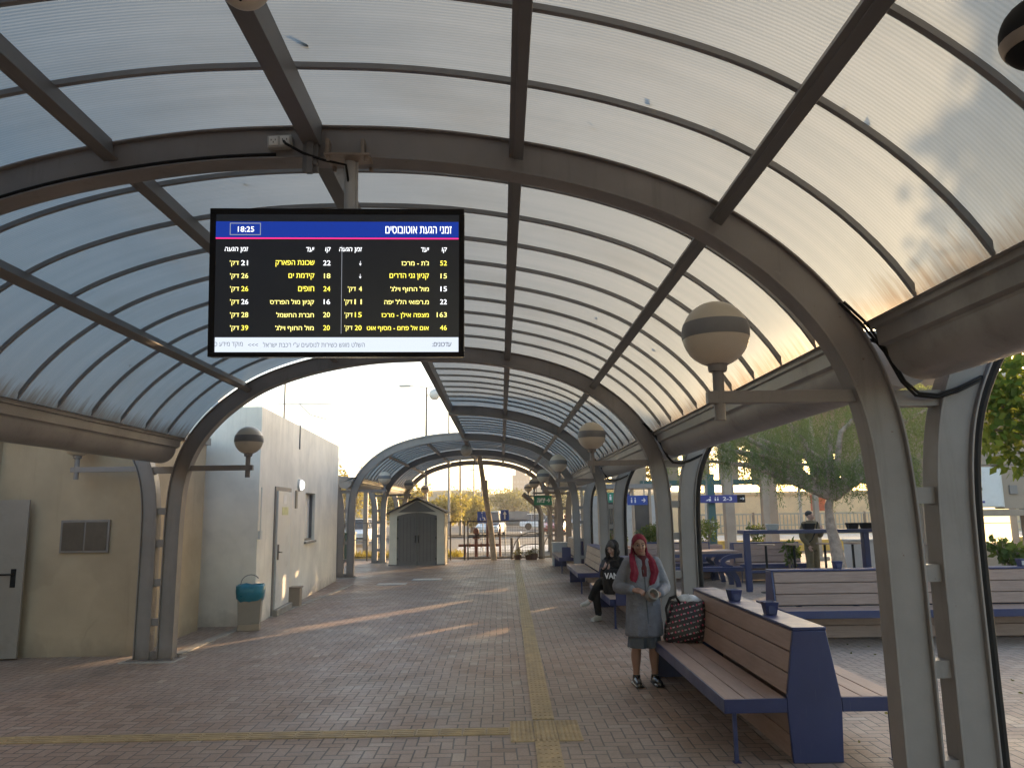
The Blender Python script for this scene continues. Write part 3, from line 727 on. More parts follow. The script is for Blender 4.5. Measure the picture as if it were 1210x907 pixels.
# ------------------------------------------------------------------ arrivals display under the nearest arch
M['screen'] = None
k = NT('lcd_black'); b = k.bsdf((.005, .005, .006, 1), .32); b.inputs['Emission Color'].default_value = (.5, .55, .7, 1); b.inputs['Emission Strength'].default_value = .004; M['screen'] = k.fin(b)
E_BLUE = emis('screen_blue', (.010, .030, .22), .38); E_PINK = emis('screen_pink', (.85, .03, .22), .45); E_GREY = emis('screen_grey', (.42, .46, .52), .50)
E_W = emis('screen_white', (.9, .92, .95), .55); E_Y = emis('screen_yellow', (.95, .82, .10), .48); E_P = emis('screen_pale_yellow', (.96, .86, .26), .48); E_D = emis('screen_dim_text', (.10, .11, .13), .4); E_L = emis('screen_line', (.3, .32, .36), .3)
TVY = 4.27
tv = thing('arrivals_display', 'large black television display of bus arrival times hanging from the nearest arch', 'display', (-.935, TVY, 3.165)); tv.rotation_euler = (R(6), R(.45), R(.5))
TW, TH = 1.47, .865
mb = MB(); mb.box((0, .045, 0), (TW, .07, TH)); hs = mb.build('housing', M['blackgloss'], tv, bevel=.006)
mb = MB(); bw = .034
mb.b2((-TW/2, -.004, TH/2-bw), (TW/2, .012, TH/2)); mb.b2((-TW/2, -.004, -TH/2), (TW/2, .012, -TH/2+bw*.75)); mb.b2((-TW/2, -.0035, -TH/2+bw*.75), (-TW/2+bw, .012, TH/2-bw)); mb.b2((TW/2-bw*.85, -.0035, -TH/2+bw*.75), (TW/2, .012, TH/2-bw)); mb.build('bezel', M['black'], tv, bevel=.003)
mb = MB(); mb.box((0, .006, .004), (TW-.05, .006, TH-.05)); scr = mb.build('screen', M['screen'], tv)
def SX(x): return (x-615)/1096*TW
def SZ(y): return -(y-372)/637*TH
def sbox(x0, y0, x1, y1, m, nm, d=.0):
    mb = MB(); mb.b2((SX(x0), .0005-d, SZ(y1)), (SX(x1), .003-d, SZ(y0))); return mb.build(nm, m, scr)
sbox(90, 110, 1139, 178, E_BLUE, 'title_band'); sbox(90, 180, 1139, 185, E_PINK, 'title_line'); sbox(97, 608, 1139, 670, E_GREY, 'ticker_band')
for a in ((153, 117, 285, 119.5), (153, 166.5, 285, 169), (153, 119.5, 155.5, 166.5), (282.5, 119.5, 285, 166.5)): sbox(*a, E_L, 'clock_frame', .003)
sbox(634, 215, 635.6, 592, E_L, 'divider_line')
from mathutils.geometry import delaunay_2d_cdt
def text_mesh(body, weight=0.0, shear=0.0):
    c = bpy.data.curves.new('text', 'FONT'); c.body = body; c.size = 1.0; c.offset = weight; c.shear = shear; c.resolution_u = 3
    c.fill_mode = 'NONE'
    o = bpy.data.objects.new('text', c); COL.objects.link(o)
    dg = bpy.context.evaluated_depsgraph_get(); wm = bpy.data.meshes.new_from_object(o.evaluated_get(dg))
    P = [Vector((v.co.x, v.co.y)) for v in wm.vertices]; nb = {}
    for e in wm.edges:
        i, j = e.vertices; nb.setdefault(i, []).append(j); nb.setdefault(j, []).append(i)
    seen = set(); loops = []
    for i in sorted(nb):                        # follow each closed outline in its drawing order
        if i in seen: continue
        lp = [i]; seen.add(i); cur = min(nb[i])
        if i+1 in nb[i]: cur = i+1
        while cur not in seen:
            lp.append(cur); seen.add(cur); nx_ = [q for q in nb[cur] if q not in seen]
            if not nx_: break
            cur = nx_[0]
        if len(lp) > 2: loops.append([P[q] for q in lp])
    bpy.data.objects.remove(o); bpy.data.curves.remove(c); bpy.data.meshes.remove(wm)
    vs = [p for l in loops for p in l]; es = []; k0 = 0
    for l in loops:
        es += [(k0+q, k0+(q+1) % len(l)) for q in range(len(l))]; k0 += len(l)
    ov, _, of, *_ = delaunay_2d_cdt(vs, es, [], 0, 1e-5)
    tri = []
    for f in of:
        cx_ = sum(ov[q].x for q in f)/len(f); cy_ = sum(ov[q].y for q in f)/len(f); w = 0
        for l in loops:
            for p, q in zip(l, l[1:]+l[:1]):
                if p.y <= cy_ < q.y and (q.x-p.x)*(cy_-p.y)-(cx_-p.x)*(q.y-p.y) > 0: w += 1
                elif q.y <= cy_ < p.y and (q.x-p.x)*(cy_-p.y)-(cx_-p.x)*(q.y-p.y) < 0: w -= 1
        if w: tri.append(tuple(f))
    me = bpy.data.meshes.new('text'); me.from_pydata([(v.x, v.y, 0) for v in ov], [], tri)
    co = np.array([(v.x, v.y, 0) for v in ov], np.float32)
    return me, co
def fit_text(body, x0, x1, z0, z1, y, m, parent, name='lettering', weight=.012, shear=0.0):
    me, co = text_mesh(body, 0.0, shear)
    mn, mx = co.min(0), co.max(0)
    out = np.zeros_like(co)
    out[:, 0] = x0+(co[:, 0]-mn[0])/(mx[0]-mn[0])*(x1-x0); out[:, 2] = z0+(co[:, 1]-mn[1])/(mx[1]-mn[1])*(z1-z0); out[:, 1] = y
    if weight > 0:      # heavier strokes: the same outline repeated a hair to each side, each on its own layer
        h = (z1-z0)*weight*2.2; polys = [tuple(p.vertices) for p in me.polygons]; V = []; Fc = []
        for i, (dx, dz) in enumerate(((0, 0), (h, 0), (-h, 0), (0, h*.6), (0, -h*.6))):
            q = out.copy(); q[:, 0] += dx; q[:, 2] += dz; q[:, 1] -= .0002*i; Fc += [tuple(v+len(V)*len(out) for v in p) for p in polys]; V.append(q)
        bpy.data.meshes.remove(me); me = bpy.data.meshes.new(name); me.from_pydata([tuple(map(float, v)) for v in np.vstack(V)], [], Fc)
    else: me.vertices.foreach_set('co', out.ravel())
    me.update(); me.materials.clear(); me.materials.append(m); me.name = name
    o = bpy.data.objects.new(name, me); COL.objects.link(o); o.parent = parent; return o
def T(body, x0, x1, y0, y1, m, heb=True, w=.0, sh=0.0):
    return fit_text(body[::-1] if heb else body, SX(x0), SX(x1), SZ(y1), SZ(y0), -.004, m, scr, 'lettering', w, sh)
T('18:25', 188, 257, 133, 156, E_W, False, .002)
T('זמני הגעת אוטובוסים', 823, 1109, 130, 162, E_W)
for (s_, x0, x1, y0, y1) in (('קו', 1067, 1089, 222, 246), ('יעד', 977, 1011, 222, 241), ('זמן הגעה', 624, 722, 222, 246), ('קו', 564, 587, 222, 246), ('יעד', 482, 516, 222, 241), ('זמן הגעה', 133, 233, 222, 246)): T(s_, x0, x1, y0, y1, E_W, True, .0, .12)
rows_r = [('52', 1060, 'ג\'ת - מרכז', 893, None, 0, E_Y, E_P), ('15', 1062, 'קניון גני הדרים', 842, None, 0, E_P, E_Y), ('15', 1062, 'מול החוף וילג\'', 846, '4 דק\'', 663, E_W, E_P), ('22', 1060, 'מ.רפואי הלל יפה', 820, '11 דק\'', 648, E_W, E_P), ('163', 1046, 'מצפה אילן - מרכז', 808, '15 דק\'', 650, E_P, E_Y), ('46', 1060, 'אום אל פחם - מסוף אוט', 746, '20 דק\'', 650, E_Y, E_Y)]
rows_l = [('22', 556, 'שכונת הפארק', 352, '21 דק\'', 156, E_W, E_Y), ('18', 560, 'קידמת ים', 408, '26 דק\'', 158, E_P, E_Y), ('24', 558, 'חופים', 450, '26 דק\'', 159, E_Y, E_Y), ('16', 560, 'קניון מול הפרדס', 330, '26 דק\'', 160, E_W, E_P), ('20', 558, 'חברת החשמל', 358, '28 דק\'', 161, E_P, E_P), ('20', 559, 'מול החוף וילג\'', 355, '39 דק\'', 162, E_Y, E_P)]
for i in range(6):
    y0 = 279+55.6*i
    n_, nx, d_, dx, t_, tx_, c1, c2 = rows_r[i]
    T(n_, nx, 1089, y0, y0+21, c1, False, .002); T(d_, dx, 1011, y0, y0+(27 if ('ן' in d_ or 'ף' in d_ or 'ק' in d_ or 'ץ' in d_) else 21), c2, True, .003)
    if t_:
        num, unit = t_.split(' '); T(unit, tx_, tx_+34, y0, y0+26, E_P, True, .002); T(num, tx_+(47 if len(num) == 1 else 44), 723, y0, y0+21, c2, False, .002)
    else: T('↓', 711, 720, y0+2, y0+22, E_W, False)
    n_, nx, d_, dx, t_, tx_, c1, c2 = rows_l[i]
    T(n_, nx, 587, y0, y0+21, c1, False, .002); T(d_, dx, 518, y0, y0+(27 if ('ן' in d_ or 'ף' in d_ or 'ק' in d_ or 'ץ' in d_) else 21), c2, True, .003)
    num, unit = t_.split(' '); T(unit, tx_, tx_+38, y0, y0+26, E_P, True, .002); T(num, tx_+48, tx_+77, y0, y0+21, c1, False, .002)
T('עדכונים:', 1027, 1109, 630, 648, E_D, True, .01, .15)
T('השלט מוגש כשירות לנוסעים ע"י רכבת ישראל', 303, 737, 628, 650, E_D, True, .0)
T('<<<', 240, 282, 634, 646, E_D, False, .0)
T('מוקד מידע כ', 98, 217, 628, 652, E_D, True, .0)
mb = MB(); mb.tube([(.06, .05, .30), (.06, .05, .74)], .033, 14); mb.tube([(.095, .06, .40), (.095, .06, .74)], .012, 8); mb.build('hanging_pole', M['rail'], tv)
mb = MB(); mb.box((.06, .05, .735), (.26, .24, .014)); mb.b2((-.07, -.03, .742), (-.05, .13, .84)); mb.b2((-.055+.19, -.03, .742), (.155, .13, .84))
for dx in (-.05, .17):
    for dy in (-.04, .14): mb.lathe([(.014, -.03), (.014, .0)], (.06+dx-.06, .05+dy-.05, .73), 6)
mb.build('mounting_plate', M['galv'], tv, bevel=.002)
mb = MB(); mb.box((.0, .095, 0), (.5, .04, .4)); mb.build('wall_bracket', M['black'], tv)
# bracket collar, socket and flex on the arch
mb = MB(); mb.b2((-1.13, Y0-.035, 3.80), (-1.04, Y0-.002, 4.13)); mb.b2((-1.10, Y0-.06, 3.78), (-1.065, Y0-.035, 4.12))
for z in (3.84, 4.07): mb.lathe([(.014, 0), (.014, .03)], (-1.05, Y0-.035, z), 6, M=Matrix.Rotation(R(90), 3, 'X'))
tag(mb.build('beam_clamp', M['steel_dark'], bevel=.003), 'dark bolted clamp plate at the ridge of the nearest arch', 'clamp')
t = thing('power_socket', 'white double power socket box on the nearest arch above the display', 'socket', (-1.27, Y0+.02, 3.995), 0); t.rotation_euler = (0, R(-3), 0)
mb = MB(); mb.box((0, -.02, 0), (.145, .05, .075)); mb.build('box', mat('grey_white_socket', (.36, .35, .33), .5), t, bevel=.008)
for x in (-.033, .033):
    mb = MB(); mb.box((x, -.048, 0), (.055, .01, .055)); s_ = mb.build('outlet', M['white_p'], t, bevel=.006)
    q = MB()
    for dx in (-.012, 0, .012): q.box((x+dx, -.0535, .004 if dx else -.01), (.004, .002, .01))
    q.build('pin_hole', M['black'], s_)
mb = MB(); mb.tube([(-1.24, Y0-.04, 3.985), (-1.22, Y0-.07, 3.955), (-1.12, Y0-.06, 3.90), (-1.0, Y0-.05, 3.86), (-.88, Y0-.02, 3.845), (-.87, Y0+.06, 3.72), (-.88, Y0+.1, 3.6)], .008, 6)
tag(mb.build('power_flex', M['black']), 'thin black flex running from the socket to the display', 'cable')
mb = MB(); cc = side_pts([p for p in offset_curve(OUT, -.175) if p[0] < 2.9], -1)
mb.tube([(x, Y0+.018, z) for x, z in cc if x < -1.27], .011, 6); tag(mb.build('conduit_cable', M['black']), 'black cable clipped along the lower edge of the nearest arch', 'cable')
t = thing('dome_camera', 'white dome camera hanging from the ridge at the top edge', 'camera', (-.99, 2.72, 3.92))
mb = MB(); mb.ball((0, 0, 0), .105, 24, 16); mb.build('dome', M['globe'], t, smooth=60); mb = MB(); mb.lathe([(.05, .09), (.05, .23)], n=12); mb.build('stem', M['steel'], t); mb = MB(); mb.ball((.0, -.03, -.1), .007, 8, 6); mb.build('lens', M['black'], t)
t = thing('dark_globe', 'dark unlit globe hanging from the roof at the top corner over the bench side', 'lamp', (1.27, 1.6, 2.93))
mb = MB(); mb.ball((0, 0, 0), .085, 24, 16); mb.build('globe', M['black'], t, smooth=60)
mb = MB(); mb.lathe([(math.sqrt(.0865**2-z*z), z) for z in np.linspace(-.04, -.012, 5)], n=24); mb.build('band', M['galv'], t, smooth=60); mb = MB(); mb.tube([(0, 0, .08), (.03, 0, .62)], .014, 8); mb.build('stem', M['steel'], t)
# ------------------------------------------------------------------ benches
def bench(label, loc, rz=0, L=3.0, near_arm=False, far_arm=False, sides=(-1, 1), plank='plank', group='slatted double benches', cat='bench'):
    t = thing('slatted_bench', label, cat, loc, rz, group)
    prof = [(-.185, 0), (-.205, .40), (-.20, .47), (-.125, .93), (.125, .93), (.20, .47), (.205, .40), (.185, 0)]
    for y0, y1 in ((0, .03), (L-.03, L)):
        mb = MB(); mb.prism(prof, y0, y1); ep = mb.build('end_panel', M['navy'], t, bevel=.006)
    mb = MB(); mb.b2((-.13, 0, .93), (.13, L, .955)); mb.build('top_rail', M['navy'], t, bevel=.006)
    for sg in (-1, 1):
        mb = MB()
        for i in range(3):
            z0, z1 = .475+i*.153, .475+i*.153+.143
            def xx(z): return sg*(.20-(z-.47)*.163)
            mb.prism([(xx(z0), z0), (xx(z1), z1), (xx(z1)-sg*.03, z1), (xx(z0)-sg*.03, z0)], .034, L-.034)
        mb.build('back_planks', M[plank], t, bevel=.004)
        mb = MB()
        for i in range(2):
            mb.b2((sg*.165, .034, .03+i*.17), (sg*.19, L-.034, .19+i*.17))
        mb.build('base_planks', M['plank'], t, bevel=.004)
        if sg in sides:
            mb = MB()
            for i in range(3): mb.b2((sg*(.212+.152*i), .012, .43), (sg*(.357+.152*i), L-.012, .455))
            mb.build('seat_planks', M[plank], t, bevel=.004)
            mb = MB(); xo = .672
            mb.b2((sg*(xo-.02), 0, .352), (sg*xo, L, .452)); mb.b2((sg*.205, 0, .352), (sg*(xo-.02), .02, .452)); mb.b2((sg*.205, L-.02, .352), (sg*(xo-.02), L, .452))
            for yy in np.linspace(.5, L-.5, max(2, int(L/.8))): mb.b2((sg*.205, yy-.025, .39), (sg*(xo-.02), yy+.025, .428))
            mb.build('seat_frame', M['navy'], t, bevel=.004)
            mb = MB(); mb.b2((sg*.21, L-.045, 0), (sg*.60, L-.022, .35)); mb.build('under_panel', M['navy'], t, bevel=.003)
            for yy in (.06, L-.09):
                mb = MB(); mb.b2((sg*.57, yy-.012, 0), (sg*.60, yy+.012, .353)); mb.b2((sg*.555, yy-.03, 0), (sg*.615, yy+.03, .006)); mb.build('leg', M['navy'], t, bevel=.002)
            for arm, yy in ((near_arm, .0), (far_arm, L-.025)):
                if arm and sg == -1:
                    mb = MB(); mb.b2((sg*.32, yy-.03, .36), (sg*.58, yy-.002, .76)); mb.build('arm_panel', M['navy'], t, bevel=.005)
    return t
def cup(label, loc, rz=0, grey=False):
    t = thing('ashtray_cup', label, 'ashtray', loc, rz, 'square ashtray cups')
    mb = MB(); mb.ringlist([[(a*w, b*w, z) for a, b in ((-1, -1), (1, -1), (1, 1), (-1, 1))] for w, z in ((.042, 0), (.06, .105), (.052, .105), (.036, .012))]); mb.build('body', M['navy'], t, bevel=.003)
    mb = MB(); mb.b2((-.03, -.058, .01), (.03, -.052, .07)) if not grey else mb.b2((-.04, -.066, .02), (.04, -.058, .08)); mb.build('plate', M['navy'] if not grey else M['rail'], t)
b1 = bench('nearest slatted bench with navy end panel and a patterned bag on its seat', (2.30, 5.9, 0), 0, 3.0)
bench('slatted bench behind the standing woman where the girl in black sits', (2.36, 12.3, 0), 0, 2.75, True, plank='plank_l')
bench('pale slatted bench just beyond the seated girl', (2.36, 17.35, 0), 0, 2.9, plank='plank_l')
bench('farthest slatted bench under the canopy beside the grey bin', (2.36, 22.9, 0), 0, 3.0, True, plank='plank_l')
bench('long slatted plaza bench facing the hall, running on behind the big column', (3.85, 11.25, 0), R(-91.5), 5.2, group='benches in the open plaza')
bench('small slatted bench in the distance behind the bar stools', (5.9, 19.9, 0), R(-90), 1.7, group='benches in the open plaza')
bench('distant slatted bench behind the blue picnic table', (3.6, 20.6, 0), R(-90), 1.9, group='benches in the open plaza')
cup('navy ashtray cup on the near bench top, the one closer to the end panel', (2.26, 6.62, .955)); cup('navy ashtray cup on the near bench top, the one closer to the bag', (2.26, 7.62, .955), .15)
cup('navy ashtray cup on the plaza bench top before the tree trunk', (4.85, 11.22, .955))
cup('grey-fronted ashtray cup on the plaza bench top right of the tree trunk', (5.95, 11.19, .955), 0, True)
cup('grey-fronted ashtray cup beside the potted plant', (7.5, 11.15, .955), 0, True)
cup('small navy cup on the bench top behind the standing woman', (2.36, 13.2, .955)); cup('small navy cup on the bench top behind the seated girl', (2.36, 17.4, .955))
mb = MB(); mb.b2((-.28, -.25, 0), (.28, .25, .72)); mb.b2((-.3, -.27, .72), (.3, .27, .76)); tag(mb.build('planter_box', M['rail'], loc=(2.0, 26.3, 0), bevel=.01), 'low grey box bin standing at the far end of the benches', 'bin')
# patterned tote bag on the near bench
t = thing('tote_bag', 'black tote bag with pink and white print leaning on the near bench back', 'bag', (1.92, 8.38, .456), R(-12))
k = NT('printed_bag_fabric'); co = k.obj(); s3 = k.n('ShaderNodeSeparateXYZ'); k.set(s3.inputs[0], co)
u = k.m('ADD', s3.outputs[0], k.m('MULTIPLY', s3.outputs[2], .25)); v = k.m('SUBTRACT', s3.outputs[2], k.m('MULTIPLY', s3.outputs[0], .25))
ru = k.m('MULTIPLY', u, 1/.075); rv = k.m('MULTIPLY', v, 1/.052); row = k.m('FLOOR', rv)
fu = k.m('FRACT', k.m('ADD', ru, k.m('MULTIPLY', row, .5))); fv = k.m('FRACT', rv)
du = k.m('ABSOLUTE', k.m('SUBTRACT', fu, .3)); dv = k.m('ABSOLUTE', k.m('SUBTRACT', fv, .5))
heart = k.m('LESS_THAN', k.m('ADD', k.m('MULTIPLY', du, 1.6), dv), .24)
wr = k.m('MULTIPLY', k.m('LESS_THAN', k.m('ABSOLUTE', k.m('SUBTRACT', fu, .75)), .2), k.m('LESS_THAN', dv, .13))
wr = k.m('MULTIPLY', wr, k.m('GREATER_THAN', k.noise(co, 130, 2), .47))
c = k.mix(heart, (.014, .012, .014, 1), (.50, .06, .12, 1)); c = k.mix(wr, c, (.42, .35, .36, 1))
b = k.bsdf(c, .35); k.t.links.new(k.bump(k.noise(co, 11, 3), .8, .03), b.inputs['Normal']); k.fin(b); M['bag'] = k.mat
rg = []; rs = np.random.RandomState(2)
for z, w, d, lean in ((0, .19, .10, 0), (.02, .215, .125, 0), (.15, .22, .13, .01), (.28, .205, .105, .03), (.37, .185, .07, .05), (.415, .17, .045, .065)):
    rg.append([(w*math.copysign(abs(math.cos(a))**.55, math.cos(a))*(1+rs.randn()*.02)+z*.16, d*math.copysign(abs(math.sin(a))**.6, math.sin(a))*(1+rs.randn()*.05)+lean, z+rs.randn()*.008) for a in np.linspace(0, 2*math.pi, 29)[:-1]])
mb = MB(); mb.ringlist(rg); mb.build('body', M['bag'], t, smooth=70)
mb = MB(); rg = []
for z, w, d in ((.405, .15, .045), (.44, .13, .05), (.465, .08, .035), (.47, .03, .01)):
    rg.append([(w*math.cos(a)*(1+rs.randn()*.08)+.065, d*math.sin(a)*(1+rs.randn()*.1)+.065, z+rs.randn()*.008) for a in np.linspace(0, 2*math.pi, 17)[:-1]])
mb.ringlist(rg); mb.build('contents', mat('crumpled_white_plastic', (.5, .5, .5), .3, 0, .3, 20), t, smooth=60)
for sg in (-1, 1):
    mb = MB(); mb.tube([(-.02, sg*.05+.05, .39), (-.06, sg*.06+.04, .46), (-.12, sg*.05+.02, .44), (-.17, sg*.06, .33), (-.15, sg*.09, .2)], .013, 7); mb.build('handle', M['black'], t)
# blue picnic table with curved legs, bar table and stools
t = thing('picnic_table', 'navy picnic table with curved legs in the plaza beyond the columns', 'table', (5.15, 19.3, 0))
mb = MB(); mb.b2((-1.2, -.45, .74), (.62, .45, .80)); mb.build('tabletop', M['plank'], t, bevel=.005)
mb = MB(); mb.b2((-1.2, -.46, .66), (.62, -.42, .738)); mb.b2((-1.2, .42, .66), (.62, .46, .738)); mb.build('apron', M['navy'], t)
for sg in (-1, 1):
    mb = MB(); mb.b2((-1.3, sg*.85-.16, .42), (.55, sg*.85+.16, .46)); mb.b2((-1.3, sg*.85-.165, .36), (.55, sg*.85+.165, .415)); mb.build('seat', M['navy'], t, bevel=.005)
def curved(pts, w, y0, y1):
    c = smooth_curve(pts, 3); mb = MB(); a = offset_curve(c, w/2); b = offset_curve(c, -w/2); swept(mb, a, b, y0, y1); return mb
for yy in (-.9, -.35, .35, .9):
    mb = curved([(-.2, .40), (.15, .40), (.35, .3), (.42, .12), (.43, 0)], .11, yy-.04, yy+.04); mb.build('leg', M['navy'], t, bevel=.004)
    mb = curved([(.55, .72), (.25, .70), (.05, .6), (.12, .48), (.3, .44)], .10, yy-.038, yy+.038); mb.build('leg', M['navy'], t, bevel=.004)
t = thing('bar_table', 'long tall navy bar table in front of the tree trunk', 'table', (5.42, 17.5, 0))
mb = MB(); mb.b2((0, -.25, 1.25), (3.1, .25, 1.33)); mb.build('tabletop', M['navy'], t, bevel=.008)
for x, y_ in ((.06, -.2), (.2, .2), (2.75, -.2), (2.9, .2)):
    mb = MB(); mb.b2((x-.06, y_-.05, 0), (x+.06, y_+.05, 1.25)); mb.build('leg', M['navy'], t, bevel=.005)
mb = MB(); mb.b2((.12, -.24, .4), (2.7, -.19, .46)); mb.build('foot_rail', M['navy'], t)
stn = ['first bar stool from the navy table end, nearest the picnic table', 'second bar stool, standing before the small distant bench', 'third bar stool, standing in front of the soldier', 'fourth bar stool, right of the tree trunk']
st0 = None
for i, x in enumerate((5.82, 6.46, 7.16, 7.8)):
    if st0 is None:
        t = thing('bar_stool', '', 'stool'); mb = MB(); mb.lathe([(.0, 1.01), (.18, 1.01), (.185, 1.025), (.18, 1.04), (0, 1.04)], n=20); mb.build('seat', M['plank_l'], t)
        mb = MB(); mb.lathe([(.026, .012), (.026, 1.0)], n=12); mb.build('post', M['black'], t); mb = MB(); mb.lathe([(.16, 0), (.16, .012), (.05, .02)], n=18); mb.build('base', M['black'], t); st0 = t
    else: t = copy_tree(st0)
    t.location = (x, 17.05+.04*i, 0); tag(t, stn[i], 'stool', 'bar stools at the tall table')
for x, lab in ((6.15, 'grey caddy on the bar table nearest the picnic table end'), (6.98, 'dark caddy on the bar table just left of the soldier'), (7.98, 'dark caddy on the bar table just right of the trunk'), (8.3, 'dark caddy at the far right end of the bar table')):
    mb = MB(); mb.ringlist([[(a*w, b*w*.7, z) for a, b in ((-1, -1), (1, -1), (1, 1), (-1, 1))] for w, z in ((.10, 0), (.13, .13), (.11, .13), (.08, .02))]); tag(mb.build('table_caddy', M['rail'] if x < 6.5 else M['black'], loc=(x, 17.5, 1.331), bevel=.005), lab, 'caddy', 'caddies on the bar table')
# ------------------------------------------------------------------ people
def limb(mb, pts, rads, n=14):
    pts = [Vector(p) for p in pts]
    # resample with catmull-rom so that joints bend softly
    P = []; Q = []
    for i in range(len(pts)-1):
        p0, p1, p2, p3 = pts[max(i-1, 0)], pts[i], pts[i+1], pts[min(i+2, len(pts)-1)]
        for j in range(6):
            u = j/6
            q = .5*((2*p1)+(p2-p0)*u+(2*p0-5*p1+4*p2-p3)*u*u+(3*p1-p0-3*p2+p3)*u**3)
            P.append(q); Q.append(rads[i]+(rads[i+1]-rads[i])*(u*u*(3-2*u)))
    P.append(pts[-1]); Q.append(rads[-1])
    mb.tube(P, Q, n); mb.ball(P[0], Q[0]*.995, n, 8); mb.ball(P[-1], Q[-1]*.995, n, 8); return mb
def torso(mb, secs, n=24):
    mb.ringlist([[(cx+rx*math.copysign(abs(math.cos(a))**.85, math.cos(a)), cy+ry*math.sin(a), z) for a in np.linspace(0, 2*math.pi, n+1)[:-1]] for (z, cx, cy, rx, ry) in secs]); return mb
def fuse(mb, name, m, parent, voxel=.011, smooth=3, loc=None, tex=None):
    o = mb.build(name, None, None, smooth=0)
    md = o.modifiers.new('r', 'REMESH'); md.mode = 'VOXEL'; md.voxel_size = voxel; md.adaptivity = 0
    dg = bpy.context.evaluated_depsgraph_get(); me = bpy.data.meshes.new_from_object(o.evaluated_get(dg))
    old = o.data; o.modifiers.clear(); o.data = me; bpy.data.meshes.remove(old); me.name = name
    bm = bmesh.new(); bm.from_mesh(me)
    for _ in range(smooth): bmesh.ops.smooth_vert(bm, verts=bm.verts, factor=.5, use_axis_x=True, use_axis_y=True, use_axis_z=True)
    bm.to_mesh(me); bm.free(); me.shade_smooth(); me.materials.clear(); me.materials.append(m)
    o.parent = parent
    if loc is not None: o.location = loc
    return o
def head(mb, c, yaw=0, pitch=0, s=1.0):
    """skull, jaw, nose, ears; face looks towards -y before turning"""
    Rm = Matrix.Rotation(yaw, 3, 'Z') @ Matrix.Rotation(pitch, 3, 'X'); c = Vector(c)
    def p(x, y, z): return c + Rm @ Vector((x*s, y*s, z*s))
    mb.ball(p(0, .012, .025), (.072*s, .09*s, .088*s), 20, 14, Rm)
    mb.ball(p(0, -.020, -.033), (.062*s, .064*s, .070*s), 18, 12, Rm)
    mb.ball(p(0, -.046, -.078), (.03*s, .028*s, .024*s), 12, 8, Rm)
    limb(mb, [p(0, -.078, .015), p(0, -.092, -.012), p(0, -.096, -.024)], [.009*s, .012*s, .015*s], 8)
    for sg in (-1, 1):
        mb.ball(p(sg*.072, .012, -.005), (.012*s, .022*s, .032*s), 10, 8, Rm); mb.ball(p(sg*.03, -.066, -.022), (.022*s, .018*s, .018*s), 10, 8, Rm)
    return p, Rm
def face_bits(p, Rm, parent, s, lip, brow):
    for sg in (-1, 1):
        q = MB(); q.ball(p(sg*.030, -.080, .006), (.0145*s, .008*s, .0075*s), 12, 8, Rm); e = q.build('eye', M['eye_w'], parent, smooth=60)
        q = MB(); q.ball(p(sg*.030, -.0855, .006), (.0095*s, .005*s, .0075*s), 10, 8, Rm); q.build('iris', M['eye_d'], e, smooth=60)
        q = MB(); limb(q, [p(sg*.012, -.089, .024), p(sg*.03, -.090, .031), p(sg*.048, -.078, .026)], [.003*s, .0042*s, .0025*s], 6); q.build('eyebrow', brow, parent, smooth=60)
    q = MB(); q.ball(p(0, -.085, -.053), (.022*s, .008*s, .0075*s), 12, 8, Rm); q.build('lips', lip, parent, smooth=60)
def hand(mb, wrist, dirv, palm_n, curl, side, s=1.0, spread=.22):
    """palm + five fingers. dirv: wrist to knuckles, palm_n: direction the palm faces, side: +1 thumb on dirv x palm_n"""
    w = Vector(wrist); d = Vector(dirv).normalized(); nrm = (Vector(palm_n)-d*Vector(palm_n).dot(d)).normalized(); sd = d.cross(nrm)*side
    for t_ in np.linspace(-1, 1, 5): limb(mb, [w+sd*t_*.018*s, w+d*.045*s+sd*t_*.028*s, w+d*.078*s+sd*t_*.032*s], [.014*s, .0135*s, .0115*s], 8)
    for i, (t_, L) in enumerate(((1.0, .066), (.34, .076), (-.33, .07), (-1.0, .055))):
        a = w+d*.078*s+sd*t_*.030*s; pts = [a]; ang = curl*.5; seg = L*s/3
        for j in range(3):
            dd = d*math.cos(ang)+nrm*math.sin(ang)+sd*t_*spread*.5; pts.append(pts[-1]+dd*seg*(1.15-.12*j)); ang += curl
        limb(mb, pts, [.0098*s, .0092*s, .0085*s, .0072*s], 8)
    b = w+d*.022*s+sd*.026*s
    limb(mb, [b, b+(d*.6+sd*.75+nrm*.25)*.036*s, b+(d*.9+sd*.55+nrm*.75)*.062*s], [.0135*s, .0105*s, .0085*s], 8)
M['eye_w'] = mat('eye_white', (.24, .21, .19), .3, 0, .02, 5); M['eye_d'] = mat('dark_iris', (.02, .012, .008), .2, 0, .02, 5)
M['lip'] = mat('lips', (.28, .10, .085), .4, 0, .05, 20); M['brow'] = mat('dark_brow', (.02, .015, .012), .8, 0, .1, 20)
def cloth(name, col, rough=.85, var=.16):
    k = NT(name); co = k.obj(); n = k.noise(co, 9, 5, .6); f = k.noise(co, 260, 2)
    c = k.ramp(n, [(.3, tuple(x*(1-var) for x in col)), (.7, tuple(x*(1+var) for x in col))])
    b = k.bsdf(c, rough, spec=.2); k.t.links.new(k.bump(k.m('ADD', k.m('MULTIPLY', n, 1.6), k.m('MULTIPLY', f, .12)), .55, .03), b.inputs['Normal']); return k.fin(b)
M['coat'] = cloth('blue_grey_raincoat', (.172, .182, .215)); M['skirt'] = cloth('grey_culottes', (.085, .098, .115)); M['scarf'] = cloth('crimson_scarf', (.155, .011, .03)); M['blk_cloth'] = cloth('black_cotton', (.011, .011, .012)); M['olive'] = cloth('olive_uniform', (.15, .118, .068)); M['maroon'] = cloth('maroon_shirt', (.07, .015, .02))
